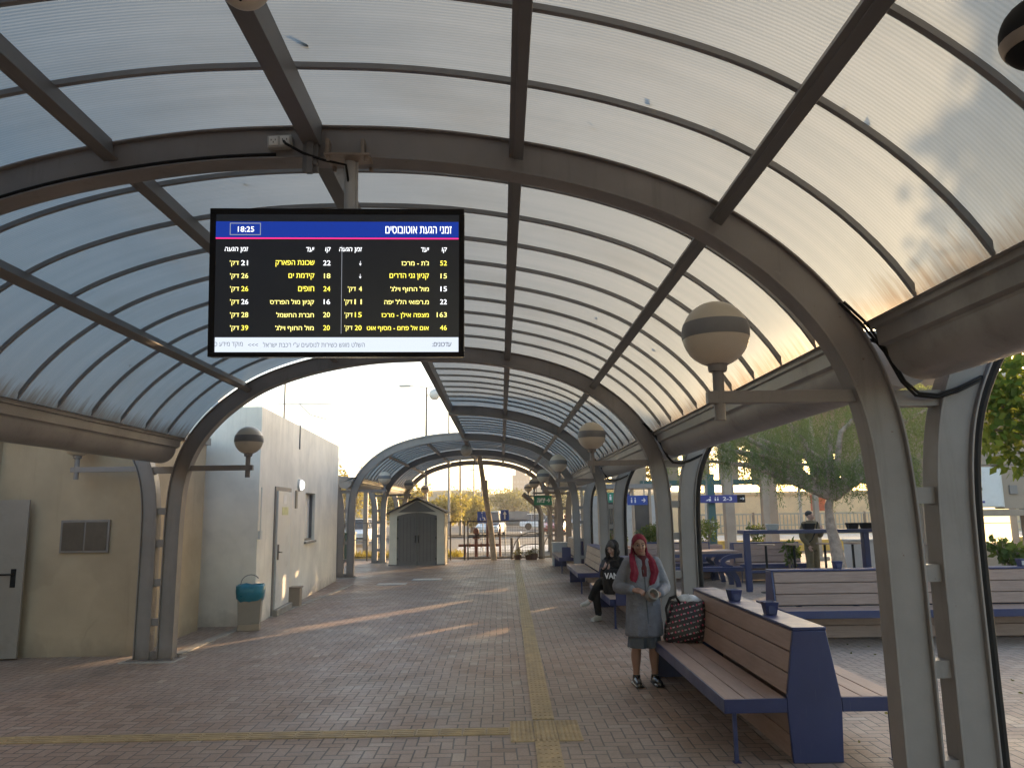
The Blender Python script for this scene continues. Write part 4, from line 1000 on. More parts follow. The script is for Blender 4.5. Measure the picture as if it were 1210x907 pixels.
M['shoe_w'] = mat('dirty_white_shoe', (.48, .46, .42), .6, 0, .1, 20); M['hair'] = mat('dark_hair', (.015, .011, .009), .5, 0, .3, 40, .5, 150)

# --- woman standing in the hall
t = thing('person', 'standing woman in a grey raincoat, crimson headscarf and culottes holding a grey pouch', 'person', (1.53, 8.5, 0), R(4))
mb = MB()
torso(mb, [(.60, 0, .01, .13, .10), (.80, 0, .01, .165, .11), (1.0, 0, 0, .125, .09), (1.15, 0, 0, .14, .10), (1.26, 0, 0, .16, .085), (1.31, 0, .005, .10, .06), (1.335, 0, .005, .05, .045)])
for sg in (-1, 1):
    limb(mb, [(sg*.08, .01, .78), (sg*.088, -.005, .44), (sg*.098, .02, .30), (sg*.10, .02, .14), (sg*.10, .02, .07)], [.088, .048, .054, .036, .033])
    limb(mb, [(sg*.10, .03, .05), (sg*.105, -.09, .03)], [.032, .028])
limb(mb, [(0, .01, 1.27), (0, 0, 1.36)], [.052, .046])
# viewer-left arm: pinching fingers; viewer-right arm: holds the pouch
limb(mb, [(-.15, .0, 1.265), (-.245, .035, 1.04), (-.15, -.18, 1.0)], [.05, .042, .027]); limb(mb, [(.15, .0, 1.265), (.235, .04, 1.02), (.12, -.20, .955)], [.05, .042, .027])
hand(mb, (-.15, -.18, 1.0), (.75, -.55, -.12), (.4, .2, -.8), .55, 1, .95); hand(mb, (.115, -.205, .952), (-.75, -.5, -.1), (-.45, .35, -.45), .6, -1, .95)
pf, Rm = head(mb, (-.025, -.02, 1.455), R(-6), R(4), .98)
body = fuse(mb, 'body', M['skin'], t, .0052, 2)
face_bits(pf, Rm, body, .98, M['lip'], M['brow'])
mb = MB()
torso(mb, [(.50, 0, .01, .192, .145), (.52, 0, .01, .20, .152), (.75, 0, .01, .192, .142), (.95, 0, .0, .178, .128), (1.12, 0, 0, .178, .128), (1.24, 0, .0, .178, .108), (1.305, 0, .005, .12, .082), (1.33, 0, .02, .075, .065)], 40)
limb(mb, [(-.145, .005, 1.262), (-.25, .04, 1.04), (-.245, .02, 1.005), (-.165, -.155, .998)], [.072, .068, .07, .05]); limb(mb, [(.145, .005, 1.262), (.245, .045, 1.03), (.235, .02, .99), (.145, -.165, .96)], [.072, .068, .07, .052])
limb(mb, [(-.09, .065, 1.30), (0, .10, 1.31), (.09, .065, 1.30)], [.03, .04, .03])
for a in np.linspace(0, 2*math.pi, 13)[:-1]: limb(mb, [(.17*math.cos(a), .01+.118*math.sin(a), .95), (.197*math.cos(a), .01+.15*math.sin(a), .52)], [.012, .016])
coat = fuse(mb, 'raincoat', M['coat'], t, .0085, 2)
mb = MB(); mb.tube([(.012, -.135, .52), (.008, -.137, .75), (.0, -.132, .95), (-.005, -.132, 1.1), (-.02, -.122, 1.2)], .006, 6); mb.build('placket', M['skirt'], coat)
for z in (.62, .75, .9, 1.03): 
    mb = MB(); mb.ball((.03, -.148 if z < .9 else -.136, z), .007, 8, 6); mb.build('button', M['steel_dark'], coat)
for sg in (-1, 1):
    mb = MB(); mb.bar((sg*.06, -.152, .845), (sg*.145, -.118, .855), .008, .045); mb.build('pocket_flap', M['coat'], coat, bevel=.003)
mb = MB(); torso(mb, [(1.13, -.005, -.10, .03, .04), (1.22, -.005, -.075, .045, .045), (1.32, 0, -.03, .05, .042), (1.345, 0, -.01, .052, .05)]); mb.build('shirt', M['maroon'], t, smooth=60)
mb = MB(); n = 48
for z0 in (0,):
    rg = []
    for z, rx, ry in ((.62, .165, .125), (.5, .172, .13), (.39, .182, .14), (.385, .17, .13)):
        rg.append([(rx*math.cos(a)*(1+.04*math.sin(a*11)*(.62-z)/.23)*(1 if abs(math.cos(a)) > .12 else .97), .01+ry*math.sin(a)*(1+.06*math.sin(a*13+1)*(.62-z)/.23)*(1-.28*math.exp(-(math.cos(a)/.16)**2)*(1 if z < .5 else .3)), z) for a in np.linspace(0, 2*math.pi, n+1)[:-1]])
mb.ringlist(rg); mb.build('culottes', M['skirt'], t, smooth=50)
HC = Vector((-.025, -.02, 1.455)); mb = MB()
def hp(x, y, z): return HC + Rm @ Vector((x, y, z))
mb.ball(hp(0, .018, .028), (.083, .10, .095), 24, 16, Rm); mb.ball(hp(0, .055, -.04), (.078, .065, .085), 20, 12, Rm)
for sg in (-1, 1): limb(mb, [hp(sg*.066, .03, .0), hp(sg*.070, .02, -.07), hp(sg*.085, .01, -.135)], [.022, .026, .034], 10)
hs = fuse(mb, 'headscarf', M['scarf'], t, .0065, 2)
bm = bmesh.new(); bm.from_mesh(hs.data); Ri = Rm.inverted()
dl = []
for v in bm.verts:
    q = Ri @ (v.co-HC)
    if q.y < .0 and (q.x/.074)**2+((q.z+.03)/.100)**2 < 1: dl.append(v)
bmesh.ops.delete(bm, geom=dl, context='VERTS'); bm.to_mesh(hs.data); bm.free()
sd = hs.modifiers.new('thick', 'SOLIDIFY'); sd.thickness = .006
for sg, pts in ((-1, [(-.105, .0, 1.36), (-.125, -.09, 1.28), (-.115, -.135, 1.18), (-.135, -.148, 1.08)]), (1, [(.06, .0, 1.36), (.085, -.085, 1.28), (.105, -.135, 1.17), (.07, -.15, 1.05)])):
    P = [Vector(p) for p in pts]; rg = []; rs = np.random.RandomState(3+sg)
    for i in range(22):
        u = i/21*3; j = min(2, int(u)); f = u-j; p = P[j].lerp(P[j+1], f); w = (.027+.015*math.sin(i/21*2.2))*(1 if i < 20 else .8)
        rg.append([p+Vector((w*math.cos(a)*(1+.12*math.sin(3*a+i*.25)), .017*math.sin(a)*(1+.35*math.sin(5*a+i*.3)), .012*math.cos(a)*sg)) for a in np.linspace(0, 2*math.pi, 19)[:-1]])
    mb = MB(); mb.ringlist(rg); mb.build('scarf_tail', M['scarf'], t, smooth=70)
for sg in (-1, 1):
    mb = MB(); limb(mb, [(sg*.10, .055, .045), (sg*.103, -.03, .045), (sg*.112, -.13, .035)], [.04, .042, .033], 12); mb.b2((sg*.108-.045, -.165, .003), (sg*.108+.045, .09, .022)); limb(mb, [(sg*.1, .03, .07), (sg*.1, .02, .085)], [.042, .042])
    sh = fuse(mb, 'shoe', M['blackgloss'], t, .007, 2)
mb = MB(); rot = Matrix.Rotation(R(62), 3, 'X') @ Matrix.Rotation(R(12), 3, 'Y')
mb.lathe([(.0, -.05), (.052, -.05), (.066, .0), (.062, .05), (.05, .058), (.044, .045), (.04, -.035), (0, -.04)], (.025, -.265, .945), 26, rot); pc = mb.build('pouch', mat('grey_pouch', (.22, .21, .20), .6, 0, .3, 20, .5, 40), t, smooth=50)
tag(pc); pc.parent = t

# --- girl in black on the second bench, looking at her phone
t = thing('person', 'seated girl in black hooded clothes looking down at a phone on the bench', 'person', (1.96, 13.5, 0), R(-42))
# local: faces -y (after rotation towards the hall); bench seat top z=.455, feet towards -y
mb = MB()
torso(mb, [(.46, 0, .02, .15, .12), (.56, 0, .02, .155, .115), (.70, 0, .03, .125, .09), (.86, 0, .01, .145, .10), (.97, 0, -.01, .16, .085), (1.02, 0, -.02, .1, .06), (1.05, 0, -.03, .055, .05)])
limb(mb, [(0, -.03, 1.0), (0, -.06, 1.09)], [.05, .045])
pf, Rm = head(mb, (.0, -.085, 1.185), R(8), R(26), .98)
for sg in (-1, 1): limb(mb, [(sg*.15, -.01, .965), (sg*.215, -.03, .74), (sg*.05, -.28, .86)], [.05, .042, .026])
hand(mb, (-.06, -.27, .855), (.3, -.75, .55), (.55, .1, .8), .5, 1, .95); hand(mb, (.06, -.27, .855), (-.3, -.75, .55), (-.55, .1, .8), .5, -1, .95)
limb(mb, [(-.09, .0, .52), (-.10, -.42, .52), (-.09, -.40, .10), (-.09, -.42, .07)], [.088, .058, .036, .034]); limb(mb, [(.09, .0, .53), (.0, -.40, .63), (-.15, -.52, .36), (-.19, -.54, .31)], [.088, .06, .04, .034])
body = fuse(mb, 'body', M['skin_l'], t, .0055, 2); face_bits(pf, Rm, body, .98, M['lip'], M['brow'])
mb = MB()
torso(mb, [(.50, 0, .02, .175, .14), (.56, 0, .02, .18, .14), (.72, 0, .03, .16, .118), (.86, 0, .01, .172, .122), (.965, 0, -.005, .175, .10), (1.03, 0, -.015, .12, .08), (1.06, 0, .0, .07, .06)])
for sg in (-1, 1): limb(mb, [(sg*.148, -.01, .965), (sg*.222, -.03, .745), (sg*.2, -.07, .73), (sg*.075, -.245, .845)], [.068, .062, .06, .044])
fuse(mb, 'hooded_top', M['blk_cloth'], t, .009, 2)
mb = MB(); hc = Vector((0, -.075, 1.2)); mb.ball(hc+Vector((0, .035, .01)), (.105, .115, .12), 24, 16); mb.ball(hc+Vector((0, .07, -.09)), (.11, .085, .09), 18, 12)
for sg in (-1, 1): limb(mb, [hc+Vector((sg*.085, .0, .02)), hc+Vector((sg*.092, -.02, -.07)), hc+Vector((sg*.06, -.03, -.17))], [.03, .034, .036], 10)
hd = fuse(mb, 'hood', M['blk_cloth'], t, .0075, 2)
bm = bmesh.new(); bm.from_mesh(hd.data); Ri = Rm.inverted()
dl = [v for v in bm.verts if (lambda q: q.y < -.02 and abs(q.x) < .066 and -.15 < q.z < .075)(Ri @ (v.co-Vector((0, -.085, 1.185))))]
bmesh.ops.delete(bm, geom=dl, context='VERTS'); bm.to_mesh(hd.data); bm.free(); sd = hd.modifiers.new('thick', 'SOLIDIFY'); sd.thickness = .008
mb = MB(); mb.ball(pf(0, .012, .028), (.081, .098, .096), 20, 14, Rm)
for sg in (-1, 1): limb(mb, [pf(sg*.062, -.03, .05), pf(sg*.075, -.03, -.01), pf(sg*.072, -.01, -.10), pf(sg*.07, -.01, -.17)], [.014, .015, .016, .012], 8)
hr = fuse(mb, 'hair', M['hair'], t, .006, 2); C0 = pf(0, 0, 0)
bm = bmesh.new(); bm.from_mesh(hr.data)
dl = [v for v in bm.verts if (lambda q: q.y < -.01 and (q.x/.060)**2+((q.z+.03)/.086)**2 < 1)(Ri @ (v.co-C0))]
bmesh.ops.delete(bm, geom=dl, context='VERTS'); bm.to_mesh(hr.data); bm.free(); sd = hr.modifiers.new('thick', 'SOLIDIFY'); sd.thickness = .006
mb = MB(); torso(mb, [(.455, 0, .02, .16, .14), (.56, 0, .02, .165, .135)])
limb(mb, [(-.09, .0, .53), (-.10, -.42, .535), (-.09, -.405, .12)], [.10, .075, .058]); limb(mb, [(.09, .0, .54), (.0, -.40, .64), (-.15, -.515, .375)], [.10, .077, .058]); fuse(mb, 'trousers', M['blk_cloth'], t, .0095, 2)
mb = MB(); limb(mb, [(-.09, -.38, .05), (-.09, -.47, .045), (-.092, -.565, .035)], [.04, .042, .034]); limb(mb, [(-.09, -.41, .11), (-.09, -.41, .07)], [.04, .04]); mb.b2((-.135, -.605, .003), (-.047, -.345, .022)); fuse(mb, 'shoe', M['shoe_w'], t, .008, 2)
mb = MB(); limb(mb, [(-.17, -.52, .34), (-.21, -.57, .285), (-.255, -.64, .27)], [.042, .043, .034]); fuse(mb, 'shoe', M['shoe_w'], t, .008, 2)
t = thing('mobile_phone', 'dark phone held up in both hands by the seated girl', 'phone', (0, 0, 0))
ph = Matrix.Translation((1.96, 13.5, 0)) @ Matrix.Rotation(R(-42), 4, 'Z'); t.location = ph @ Vector((0, -.365, .935)); t.rotation_euler = (R(-35), 0, R(-42))
mb = MB(); mb.box((0, 0, 0), (.074, .012, .15)); mb.build('body', M['blackgloss'], t, bevel=.004); mb = MB(); mb.box((0, .0075, 0), (.066, .002, .138)); mb.build('screen', emis('phone_screen', (.5, .6, .8), .35), t)
t = thing('shoulder_bag', 'black shoulder bag with white lettering on the lap side of the seated girl', 'bag', (1.87, 13.06, .457), R(-12)); t.scale = (.92, .9, 1.36)
rg = []; rs = np.random.RandomState(9)
for z, w, d in ((0, .17, .10), (.02, .19, .12), (.16, .2, .125), (.25, .18, .1), (.29, .13, .05)):
    rg.append([(w*math.copysign(abs(math.cos(a))**.6, math.cos(a))*(1+rs.randn()*.02), d*math.copysign(abs(math.sin(a))**.6, math.sin(a))*(1+rs.randn()*.04), z+rs.randn()*.006) for a in np.linspace(0, 2*math.pi, 25)[:-1]])
mb = MB(); mb.ringlist(rg); mb.build('body', M['blk_cloth'], t, smooth=70)
fit_text('VANS', -.15, .15, .185, .255, -.135, M['sign_w'], t, weight=.03)
mb = MB(); mb.tube([(-.15, 0, .26), (-.08, .03, .38), (.05, .04, .40), (.15, .02, .27)], .012, 6); mb.build('strap', M['blk_cloth'], t)

# --- soldier behind the bar table
t = thing('person', 'soldier in an olive uniform standing behind the tall table beside the tree trunk', 'person', (7.46, 18.6, 0), R(22))
mb = MB()
torso(mb, [(.80, 0, 0, .16, .11), (.95, 0, 0, .165, .115), (1.1, 0, 0, .15, .1), (1.3, 0, 0, .18, .115), (1.42, 0, 0, .19, .095), (1.47, 0, 0, .12, .07), (1.5, 0, 0, .06, .055)])
for sg in (-1, 1): limb(mb, [(sg*.09, 0, .86), (sg*.10, -.01, .48), (sg*.11, .02, .07), (sg*.115, -.1, .04)], [.095, .06, .04, .035])
limb(mb, [(-.18, 0, 1.42), (-.25, .03, 1.14), (-.2, -.12, .92)], [.055, .046, .03]); limb(mb, [(.18, 0, 1.42), (.25, -.02, 1.16), (.12, -.26, 1.28)], [.055, .046, .03])
hand(mb, (-.2, -.12, .92), (.1, -.35, -.9), (.9, 0, 0), .4, 1); hand(mb, (.12, -.26, 1.28), (-.5, -.45, .7), (-.4, .7, .3), .7, -1)
limb(mb, [(0, 0, 1.44), (0, -.01, 1.53)], [.056, .052]); pf, Rm = head(mb, (0, -.02, 1.615), R(35), R(2), 1.02)
body = fuse(mb, 'body', M['skin_l'], t, .009, 2); face_bits(pf, Rm, body, 1.02, M['lip'], M['brow'])
mb = MB(); torso(mb, [(.86, 0, 0, .19, .135), (.95, 0, 0, .19, .14), (1.1, 0, 0, .178, .125), (1.3, 0, 0, .2, .135), (1.42, 0, 0, .2, .11), (1.48, 0, .0, .12, .08), (1.51, 0, .01, .075, .065)])
limb(mb, [(-.18, 0, 1.42), (-.258, .03, 1.14), (-.205, -.11, .94)], [.075, .065, .05]); limb(mb, [(.18, 0, 1.42), (.258, -.02, 1.16), (.14, -.235, 1.26)], [.075, .065, .05]); fuse(mb, 'uniform_shirt', M['olive'], t, .011, 2)
mb = MB(); torso(mb, [(.8, 0, 0, .17, .12), (.9, 0, 0, .178, .13)])
for sg in (-1, 1): limb(mb, [(sg*.09, 0, .86), (sg*.10, -.01, .48), (sg*.11, .02, .16)], [.108, .085, .07])
fuse(mb, 'trousers', M['olive'], t, .011, 2)
for sg in (-1, 1):
    mb = MB(); limb(mb, [(sg*.11, .03, .06), (sg*.115, -.12, .045)], [.055, .045]); limb(mb, [(sg*.11, .02, .22), (sg*.11, .02, .08)], [.06, .055]); fuse(mb, 'boot', M['black'], t, .011, 2)
mb = MB(); mb.ball(pf(0, .025, .045), (.08, .095, .082), 20, 12, Rm); hr = fuse(mb, 'hair', M['hair'], t, .009, 1)
mb = MB(); mb.tube([(.14, -.1, 1.47), (.05, -.15, 1.3), (-.12, -.14, 1.05), (-.2, -.05, .95)], .014, 6); mb.build('sling', M['black'], t)
# ------------------------------------------------------------------ plants
LG = leaf_material('grey_green_needles', (.095, .135, .06), (.145, .195, .085), (.23, .27, .13))
LY = leaf_material('yellow_green_leaves', (.06, .115, .022), (.12, .185, .03), (.27, .27, .04))
LGOLD = leaf_material('golden_leaves', (.24, .17, .05), (.36, .26, .07), (.48, .36, .11))
LOL = leaf_material('dull_olive_leaves', (.12, .10, .055), (.18, .15, .08), (.25, .205, .11))
LD = leaf_material('dark_green_leaves', (.015, .04, .010), (.03, .07, .018), (.06, .11, .03))
def leaves(name, pts, dirs, L, W, m, parent, rs):
    """one folded diamond leaf (4 verts) per point"""
    N = len(pts); pts = np.asarray(pts, float); d = np.asarray(dirs, float); d /= np.linalg.norm(d, axis=1)[:, None]+1e-9
    r = rs.randn(N, 3); s = np.cross(d, r); s /= np.linalg.norm(s, axis=1)[:, None]+1e-9
    l = L*(0.6+.8*rs.rand(N))[:, None]; w = W*(0.6+.8*rs.rand(N))[:, None]
    v = np.empty((N, 4, 3)); v[:, 0] = pts; v[:, 1] = pts+d*l*.5+s*w*.5; v[:, 2] = pts+d*l; v[:, 3] = pts+d*l*.5-s*w*.5
    return fast_mesh(name, v.reshape(-1, 3), N, 4, m, parent)
def clump_crown(parent, clumps, nleaf, L, W, m, rs, name='crown'):
    P = []; D = []
    tot = sum(c[3]**2 for c in clumps)
    for (x, y, z, r) in clumps:
        n = int(nleaf*r*r/tot); q = rs.randn(n, 3); q /= np.linalg.norm(q, axis=1)[:, None]; rad = r*(rs.rand(n)**.45)
        p = q*rad[:, None]*np.array([1, 1, .8])+np.array([x, y, z]); P.append(p); D.append(q*.7+rs.randn(n, 3)*.6+np.array([0, 0, -.25]))
    return leaves(name, np.vstack(P), np.vstack(D), L, W, m, parent, rs)
def simple_tree(label, loc, h, cr, m, seed, nleaf=3500, leaf=.22, tr=.12, group='trees beyond the gate', low=.35, name='broadleaf_tree'):
    rs = np.random.RandomState(seed); t = thing(name, label, 'tree', loc, rs.rand()*6, group)
    mb = MB(); top = Vector((rs.randn()*.1, rs.randn()*.1, h*.6)); mb.tube([(0, 0, -.1), (rs.randn()*.05, rs.randn()*.05, h*.3), top], [tr, tr*.8, tr*.5], 8)
    cl = []
    for i in range(9):
        a = i*2.4; rr = cr*(.25+.55*rs.rand()); z = h*(low+.12+(.85-low)*rs.rand()); c = (rr*math.cos(a), rr*math.sin(a), z); cl.append((*c, cr*(.35+.25*rs.rand())))
        mb.tube([(0, 0, h*(.28+.2*rs.rand())), ((c[0])*.5, c[1]*.5, (z+h*.35)/2), c], [tr*.5, tr*.3, tr*.12], 6)
    cl.append((0, 0, h*.78, cr*.55)); mb.build('trunk', M['bark'], t, smooth=60)
    clump_crown(t, cl, nleaf, leaf, leaf*.6, m, rs)
    return t
M['bark_p'] = mat('pale_flaking_bark', (.36, .27, .215), .9, 0, .4, 9, .9, 22, dirt=.5, dirtcol=(.14, .09, .065))
def pepper_tree(label, loc, base_r, trunk_pts, tips, nstr, hang, seed, m=None):
    rs = np.random.RandomState(seed); t = thing('pepper_tree', label, 'tree', loc)
    mb = MB(); mb.tube(trunk_pts, [base_r*(1-.11*i) for i in range(len(trunk_pts))], 12); top = Vector(trunk_pts[-1])
    P = []; D = []
    for (x, y, z, r) in tips:
        a = Vector((x, y, z)); md = (top+a)/2+Vector((rs.randn()*.15, rs.randn()*.15, .2)); mb.tube([top-Vector((0, 0, .1)), md, a], [base_r*.5, base_r*.32, base_r*.12], 8)
        n = int(nstr*r*r)
        for i in range(n):
            q = rs.randn(3); q /= np.linalg.norm(q); p = np.array([x, y, z])+q*r*rs.rand()**.5*np.array([1, 1, .62]); dirn = np.array([q[0]*.5, q[1]*.5, .15]); ln = hang*(.4+.8*rs.rand()); ns = int(10+ln*16)
            for j in range(ns):
                dirn = dirn*.86+np.array([rs.randn()*.05, rs.randn()*.05, -.17]); st = dirn/np.linalg.norm(dirn)*ln/ns; p = p+st
                for _ in range(2): P.append(p+rs.randn(3)*.012); D.append(np.array([st[0]*8+rs.randn()*.5, st[1]*8+rs.randn()*.5, -.55+rs.randn()*.25]))
    mb.build('trunk', M['bark_p'], t, smooth=60)
    leaves('crown', P, D, .085, .013, m or LG, t, rs); return t
pepper_tree('weeping grey-green pepper tree with a leaning bare trunk behind the plaza bench', (6.75, 15.5, 0), .17,
    [(.08, 0, -.05), (.05, .02, .35), (-.01, 0, .7), (-.06, -.02, 1.1), (-.12, 0, 1.45), (-.12, .02, 1.85), (-.02, 0, 2.1)],
    [(1.25, -.1, 2.45, .45), (.75, .1, 2.75, .8), (-.55, -.2, 3.0, .85), (-1.45, .1, 3.25, .8), (.2, .3, 3.6, 1.0), (1.5, .3, 3.2, .9), (-.9, .4, 3.9, .9), (-2.1, .4, 3.6, .6), (.9, -.4, 4.1, .9), (-.1, -.5, 2.65, .5), (2.3, 0, 3.9, .8), (.35, -.1, 2.55, .5), (1.2, 0, 2.75, .6), (-1.0, 0, 2.75, .6), (-1.9, 0, 3.0, .5), (-2.45, .2, 3.15, .6), (-2.9, .2, 2.85, .4)], 165, .6, 5)
# broad-leaved tree on the open side near the big column
rs = np.random.RandomState(12); t = thing('street_tree', 'yellow-green broad-leaved tree at the right edge beside the big column', 'tree', (6.75, 8.9, 0))
mb = MB(); mb.tube([(.3, .2, -.1), (.25, .1, 1.5), (0, 0, 2.6), (-.2, 0, 3.6)], [.13, .11, .08, .05], 10); cl = []
for c in ((-.75, .1, 3.3, .5), (-.35, -.2, 2.95, .55), (-.85, .2, 2.75, .42), (.1, .1, 3.8, .75), (.0, 0, 4.3, .65), (.6, .2, 3.2, .7), (-.45, .3, 2.45, .32), (.2, -.3, 2.5, .5), (.3, 0, 4.6, .7), (-.95, .1, 3.15, .4)):
    cl.append(c); mb.tube([(0, 0, 2.4), (c[0]*.5, c[1]*.5, (2.5+c[2])/2), c[:3]], [.05, .03, .012], 6)
mb.build('trunk', M['bark'], t, smooth=60); clump_crown(t, cl, 5200, .125, .085, LY, rs)
# potted plants, hedge and planters
def planter(label, loc, w, d, h, ph, pw, m, seed, leaf=.09, n=700, cat='plant', group='planted boxes'):
    rs = np.random.RandomState(seed); t = thing('boxed_plant', label, cat, loc, 0, group)
    mb = MB()
    for i in range(4): mb.b2((-w/2, -d/2, i*h/4), (w/2, d/2, (i+.94)*h/4))
    mb.b2((-w/2+.02, -d/2+.02, 0), (w/2-.02, d/2-.02, h-.03)); mb.build('planter_box', M['plank'], t, bevel=.004)
    mb = MB()
    for i in range(7):
        a = rs.rand()*6.3; mb.tube([(rs.randn()*.04, rs.randn()*.04, h-.05), (pw*.25*math.cos(a), pw*.25*math.sin(a), h+ph*.5), (pw*.4*math.cos(a), pw*.4*math.sin(a), h+ph*.85)], [.012, .009, .004], 5)
    mb.build('stem', M['bark'], t)
    cl = [((rs.rand()-.5)*pw*.7, (rs.rand()-.5)*d*.7, h+ph*(.2+.6*rs.rand()), pw*.27) for _ in range(9)]
    clump_crown(t, cl, n, leaf, leaf*.55, m, rs, 'foliage'); return t
planter('clipped green bush in a brown box behind the standing woman', (4.15, 21.5, 0), 1.4, .7, .78, .62, 1.15, LD, 21, .055, 3000)
planter('yellow-green potted bush beside the teal post under the platform sign', (6.3, 23.6, 0), .7, .6, .75, .85, .7, LY, 22, .07, 900)
planter('leafy potted plant behind the plaza bench near the white cabinet', (8.45, 12.9, 0), .8, .6, .62, .75, .62, LD, 23, .15, 260)
planter('green potted plant behind the small distant bench', (7.35, 22.5, 0), .5, .5, .7, .7, .5, LD, 24, .08, 500)
planter('tall green potted plant beside the soldier', (7.05, 18.9, 0), .35, .35, .35, .75, .35, LD, 25, .12, 260)
planter('low dark plant in the brown box beyond the seated girl', (3.3, 22.5, 0), .8, .5, .8, .5, .7, LD, 26, .06, 700)
# ------------------------------------------------------------------ station side (open side of the plaza)
t = thing('platform_canopy', 'station platform canopy on beige columns with a teal beam and added slotted panels that block the sun', 'canopy', (0, 0, 0))
for i, (x, y, h) in enumerate(((8.0, 27, 2.85), (9.5, 27.6, 2.85), (10.1, 28.6, 2.85), (11.08, 27, 2.85), (14.5, 28, 2.85), (17.5, 28, 2.85), (20.5, 28, 2.85), (23.5, 28, 2.85))):
    h = 6.3; q = (.17, .13, .16, .09)[i] if i < 4 else .17; mb = MB(); mb.b2((x-q, y-q, 0), (x+q, y+q, h)); mb.b2((x-.26, y-.26, 0), (x+.26, y+.26, .12)); mb.build('column', M['beige_col'], t, bevel=.02)
mb = MB(); mb.b2((5.6, 30.6, 2.74), (27, 30.85, 2.94)); mb.build('beam', M['teal'], t, bevel=.005)
GAPS = [(-14.7, .25), (-13.3, .3), (-12.3, .16), (-11.2, .3), (-10.2, .42), (-8.06, .40), (-7.2, .36), (-5.1, .14)]  # slots in the added blocker panels, placed where sun streaks should fall
FY = 31.0
edges = [3.3]
for p_, w_ in GAPS:
    xc = (p_+FY*math.sin(SUN_AZ))/math.cos(SUN_AZ); ww = w_/math.cos(SUN_AZ); edges += [xc-ww/2, xc+ww/2]
edges.append(27.5)
for i in range(0, len(edges)-1, 2):
    a, b = edges[i], edges[i+1]
    if b-a > .05:
        mb = MB(); mb.b2((a, FY-.02, 2.72), (b, FY+.02, 6.3)); mb.build('sun_block_panel', M['beige_col'], t)  # added panel that keeps the low sun off the plaza
for i in range(1, len(edges)-2, 2):
    mb = MB(); top = 3.95 if edges[i] > 11.5 else (4.3 if edges[i] > 9.3 else 4.7)
    mb.b2((edges[i]+.002, FY-.016, top), (edges[i+1]-.002, FY+.016, 6.29))
    mb.build('sun_slot_cap', M['beige_col'], t)  # added cap closing the slot top, so the sun streak ends sooner
mb = MB(); mb.b2((3.2, 26.4, 6.31), (27.7, 37, 6.45)); mb.build('roof', M['rail'], t)
# platform sign on a teal post
t = thing('platform_sign', 'navy hanging platform sign reading 2-3 with white pictograms', 'sign', (6.85, 24.0, 2.11))
mb = MB(); mb.box((-.05, 0, 0), (1.15, .12, .24)); mb.build('panel', M['sign_nb'], t, bevel=.005); mb = MB(); mb.box((.66, .0, 0), (.24, .121, .24)); mb.build('end_panel', M['black'], t, bevel=.005)
fit_text('2-3', .08, .36, -.055, .06, -.063, M['sign_w'], t, weight=.02)
mb = MB()
mb.bar((-.42, -.063, -.04), (-.30, -.063, .02), .004, .02); mb.bar((-.36, -.063, -.05), (-.30, -.063, -.03), .004, .05); mb.ball((-.32, -.063, .055), (.018, .004, .018), 8, 6); mb.bar((-.45, -.063, -.045), (-.38, -.063, -.045), .004, .02)
for dx in (-.16, -.08):
    mb.box((dx, -.063, -.02), (.04, .004, .07)); mb.ball((dx, -.063, .045), (.016, .004, .016), 8, 6)
mb.bar((.62, -.063, .0), (.74, -.063, .0), .004, .018); mb.bar((.70, -.063, .035), (.745, -.063, 0), .004, .018); mb.bar((.70, -.063, -.035), (.745, -.063, 0), .004, .018)
mb.build('pictogram', M['sign_w'], t)
mb = MB(); mb.tube([(-.4, 0, .12), (-.4, 0, .75)], .02, 6); mb.tube([(.4, 0, .12), (.4, 0, .75)], .02, 6); mb.build('hanger', M['steel'], t)
t = thing('lift_post', 'teal steel post with a small navy notice near the platform sign', 'post', (6.62, 24.2, 0))
mb = MB(); mb.b2((-.11, -.11, 0), (.11, .11, 2.9)); mb.build('post', M['teal'], t, bevel=.008)
mb = MB(); mb.box((-.02, -.12, 1.35), (.2, .012, .26)); pn = mb.build('notice', M['sign_nb'], t); mb = MB(); mb.box((-.02, -.128, 1.35), (.12, .006, .16)); mb.build('pictogram', M['sign_w'], pn)
mb = MB(); mb.box((-.02, -.12, 1.08), (.12, .012, .14)); mb.build('notice', mat('pale_green_notice', (.4, .5, .35), .5), t)
# platform floor, yellow edge, railing, retaining wall
mb = MB(); mb.b2((5.9, 33.5, -.05), (60, 40, .42)); tag(mb.build('platform', mat('pale_platform_paving', (.55, .52, .46), .7, 0, .08, 1)), kind='structure')
mb = MB(); mb.b2((5.9, 33.2, -.05), (60, 33.48, .425)); tag(mb.build('platform_kerb', M['kerb_y']), kind='structure')
t = thing('platform_fence', 'pale grey platform railing with close vertical bars in front of the sandstone wall', 'fence', (10.5, 41.2, .0))
mb = MB(); mb.b2((0, -.05, 1.42), (30, .05, 1.5)); mb.b2((0, -.05, .85), (30, .05, .9)); mb.b2((0, -.05, .45), (30, .05, .5)); mb.build('rail', M['rail'], t)
mb = MB()
for i in range(150): mb.b2((i*.2, -.015, .5), (i*.2+.05, .015, 1.42))
mb.build('bars', M['rail'], t, smooth=0)
mb = MB()
for i in range(11): mb.b2((i*3-.05, -.06, -.4), (i*3+.05, .06, 1.55))
mb.build('post', M['steel'], t)
mb = MB(); mb.b2((8.5, 45.0, -.3), (60, 45.6, 2.55)); mb.b2((8.5, 44.9, 2.55), (60, 45.7, 2.72)); tag(mb.build('retaining_wall', M['gold_wall'], smooth=0), 'long sandstone-coloured retaining wall behind the platforms', 'wall')
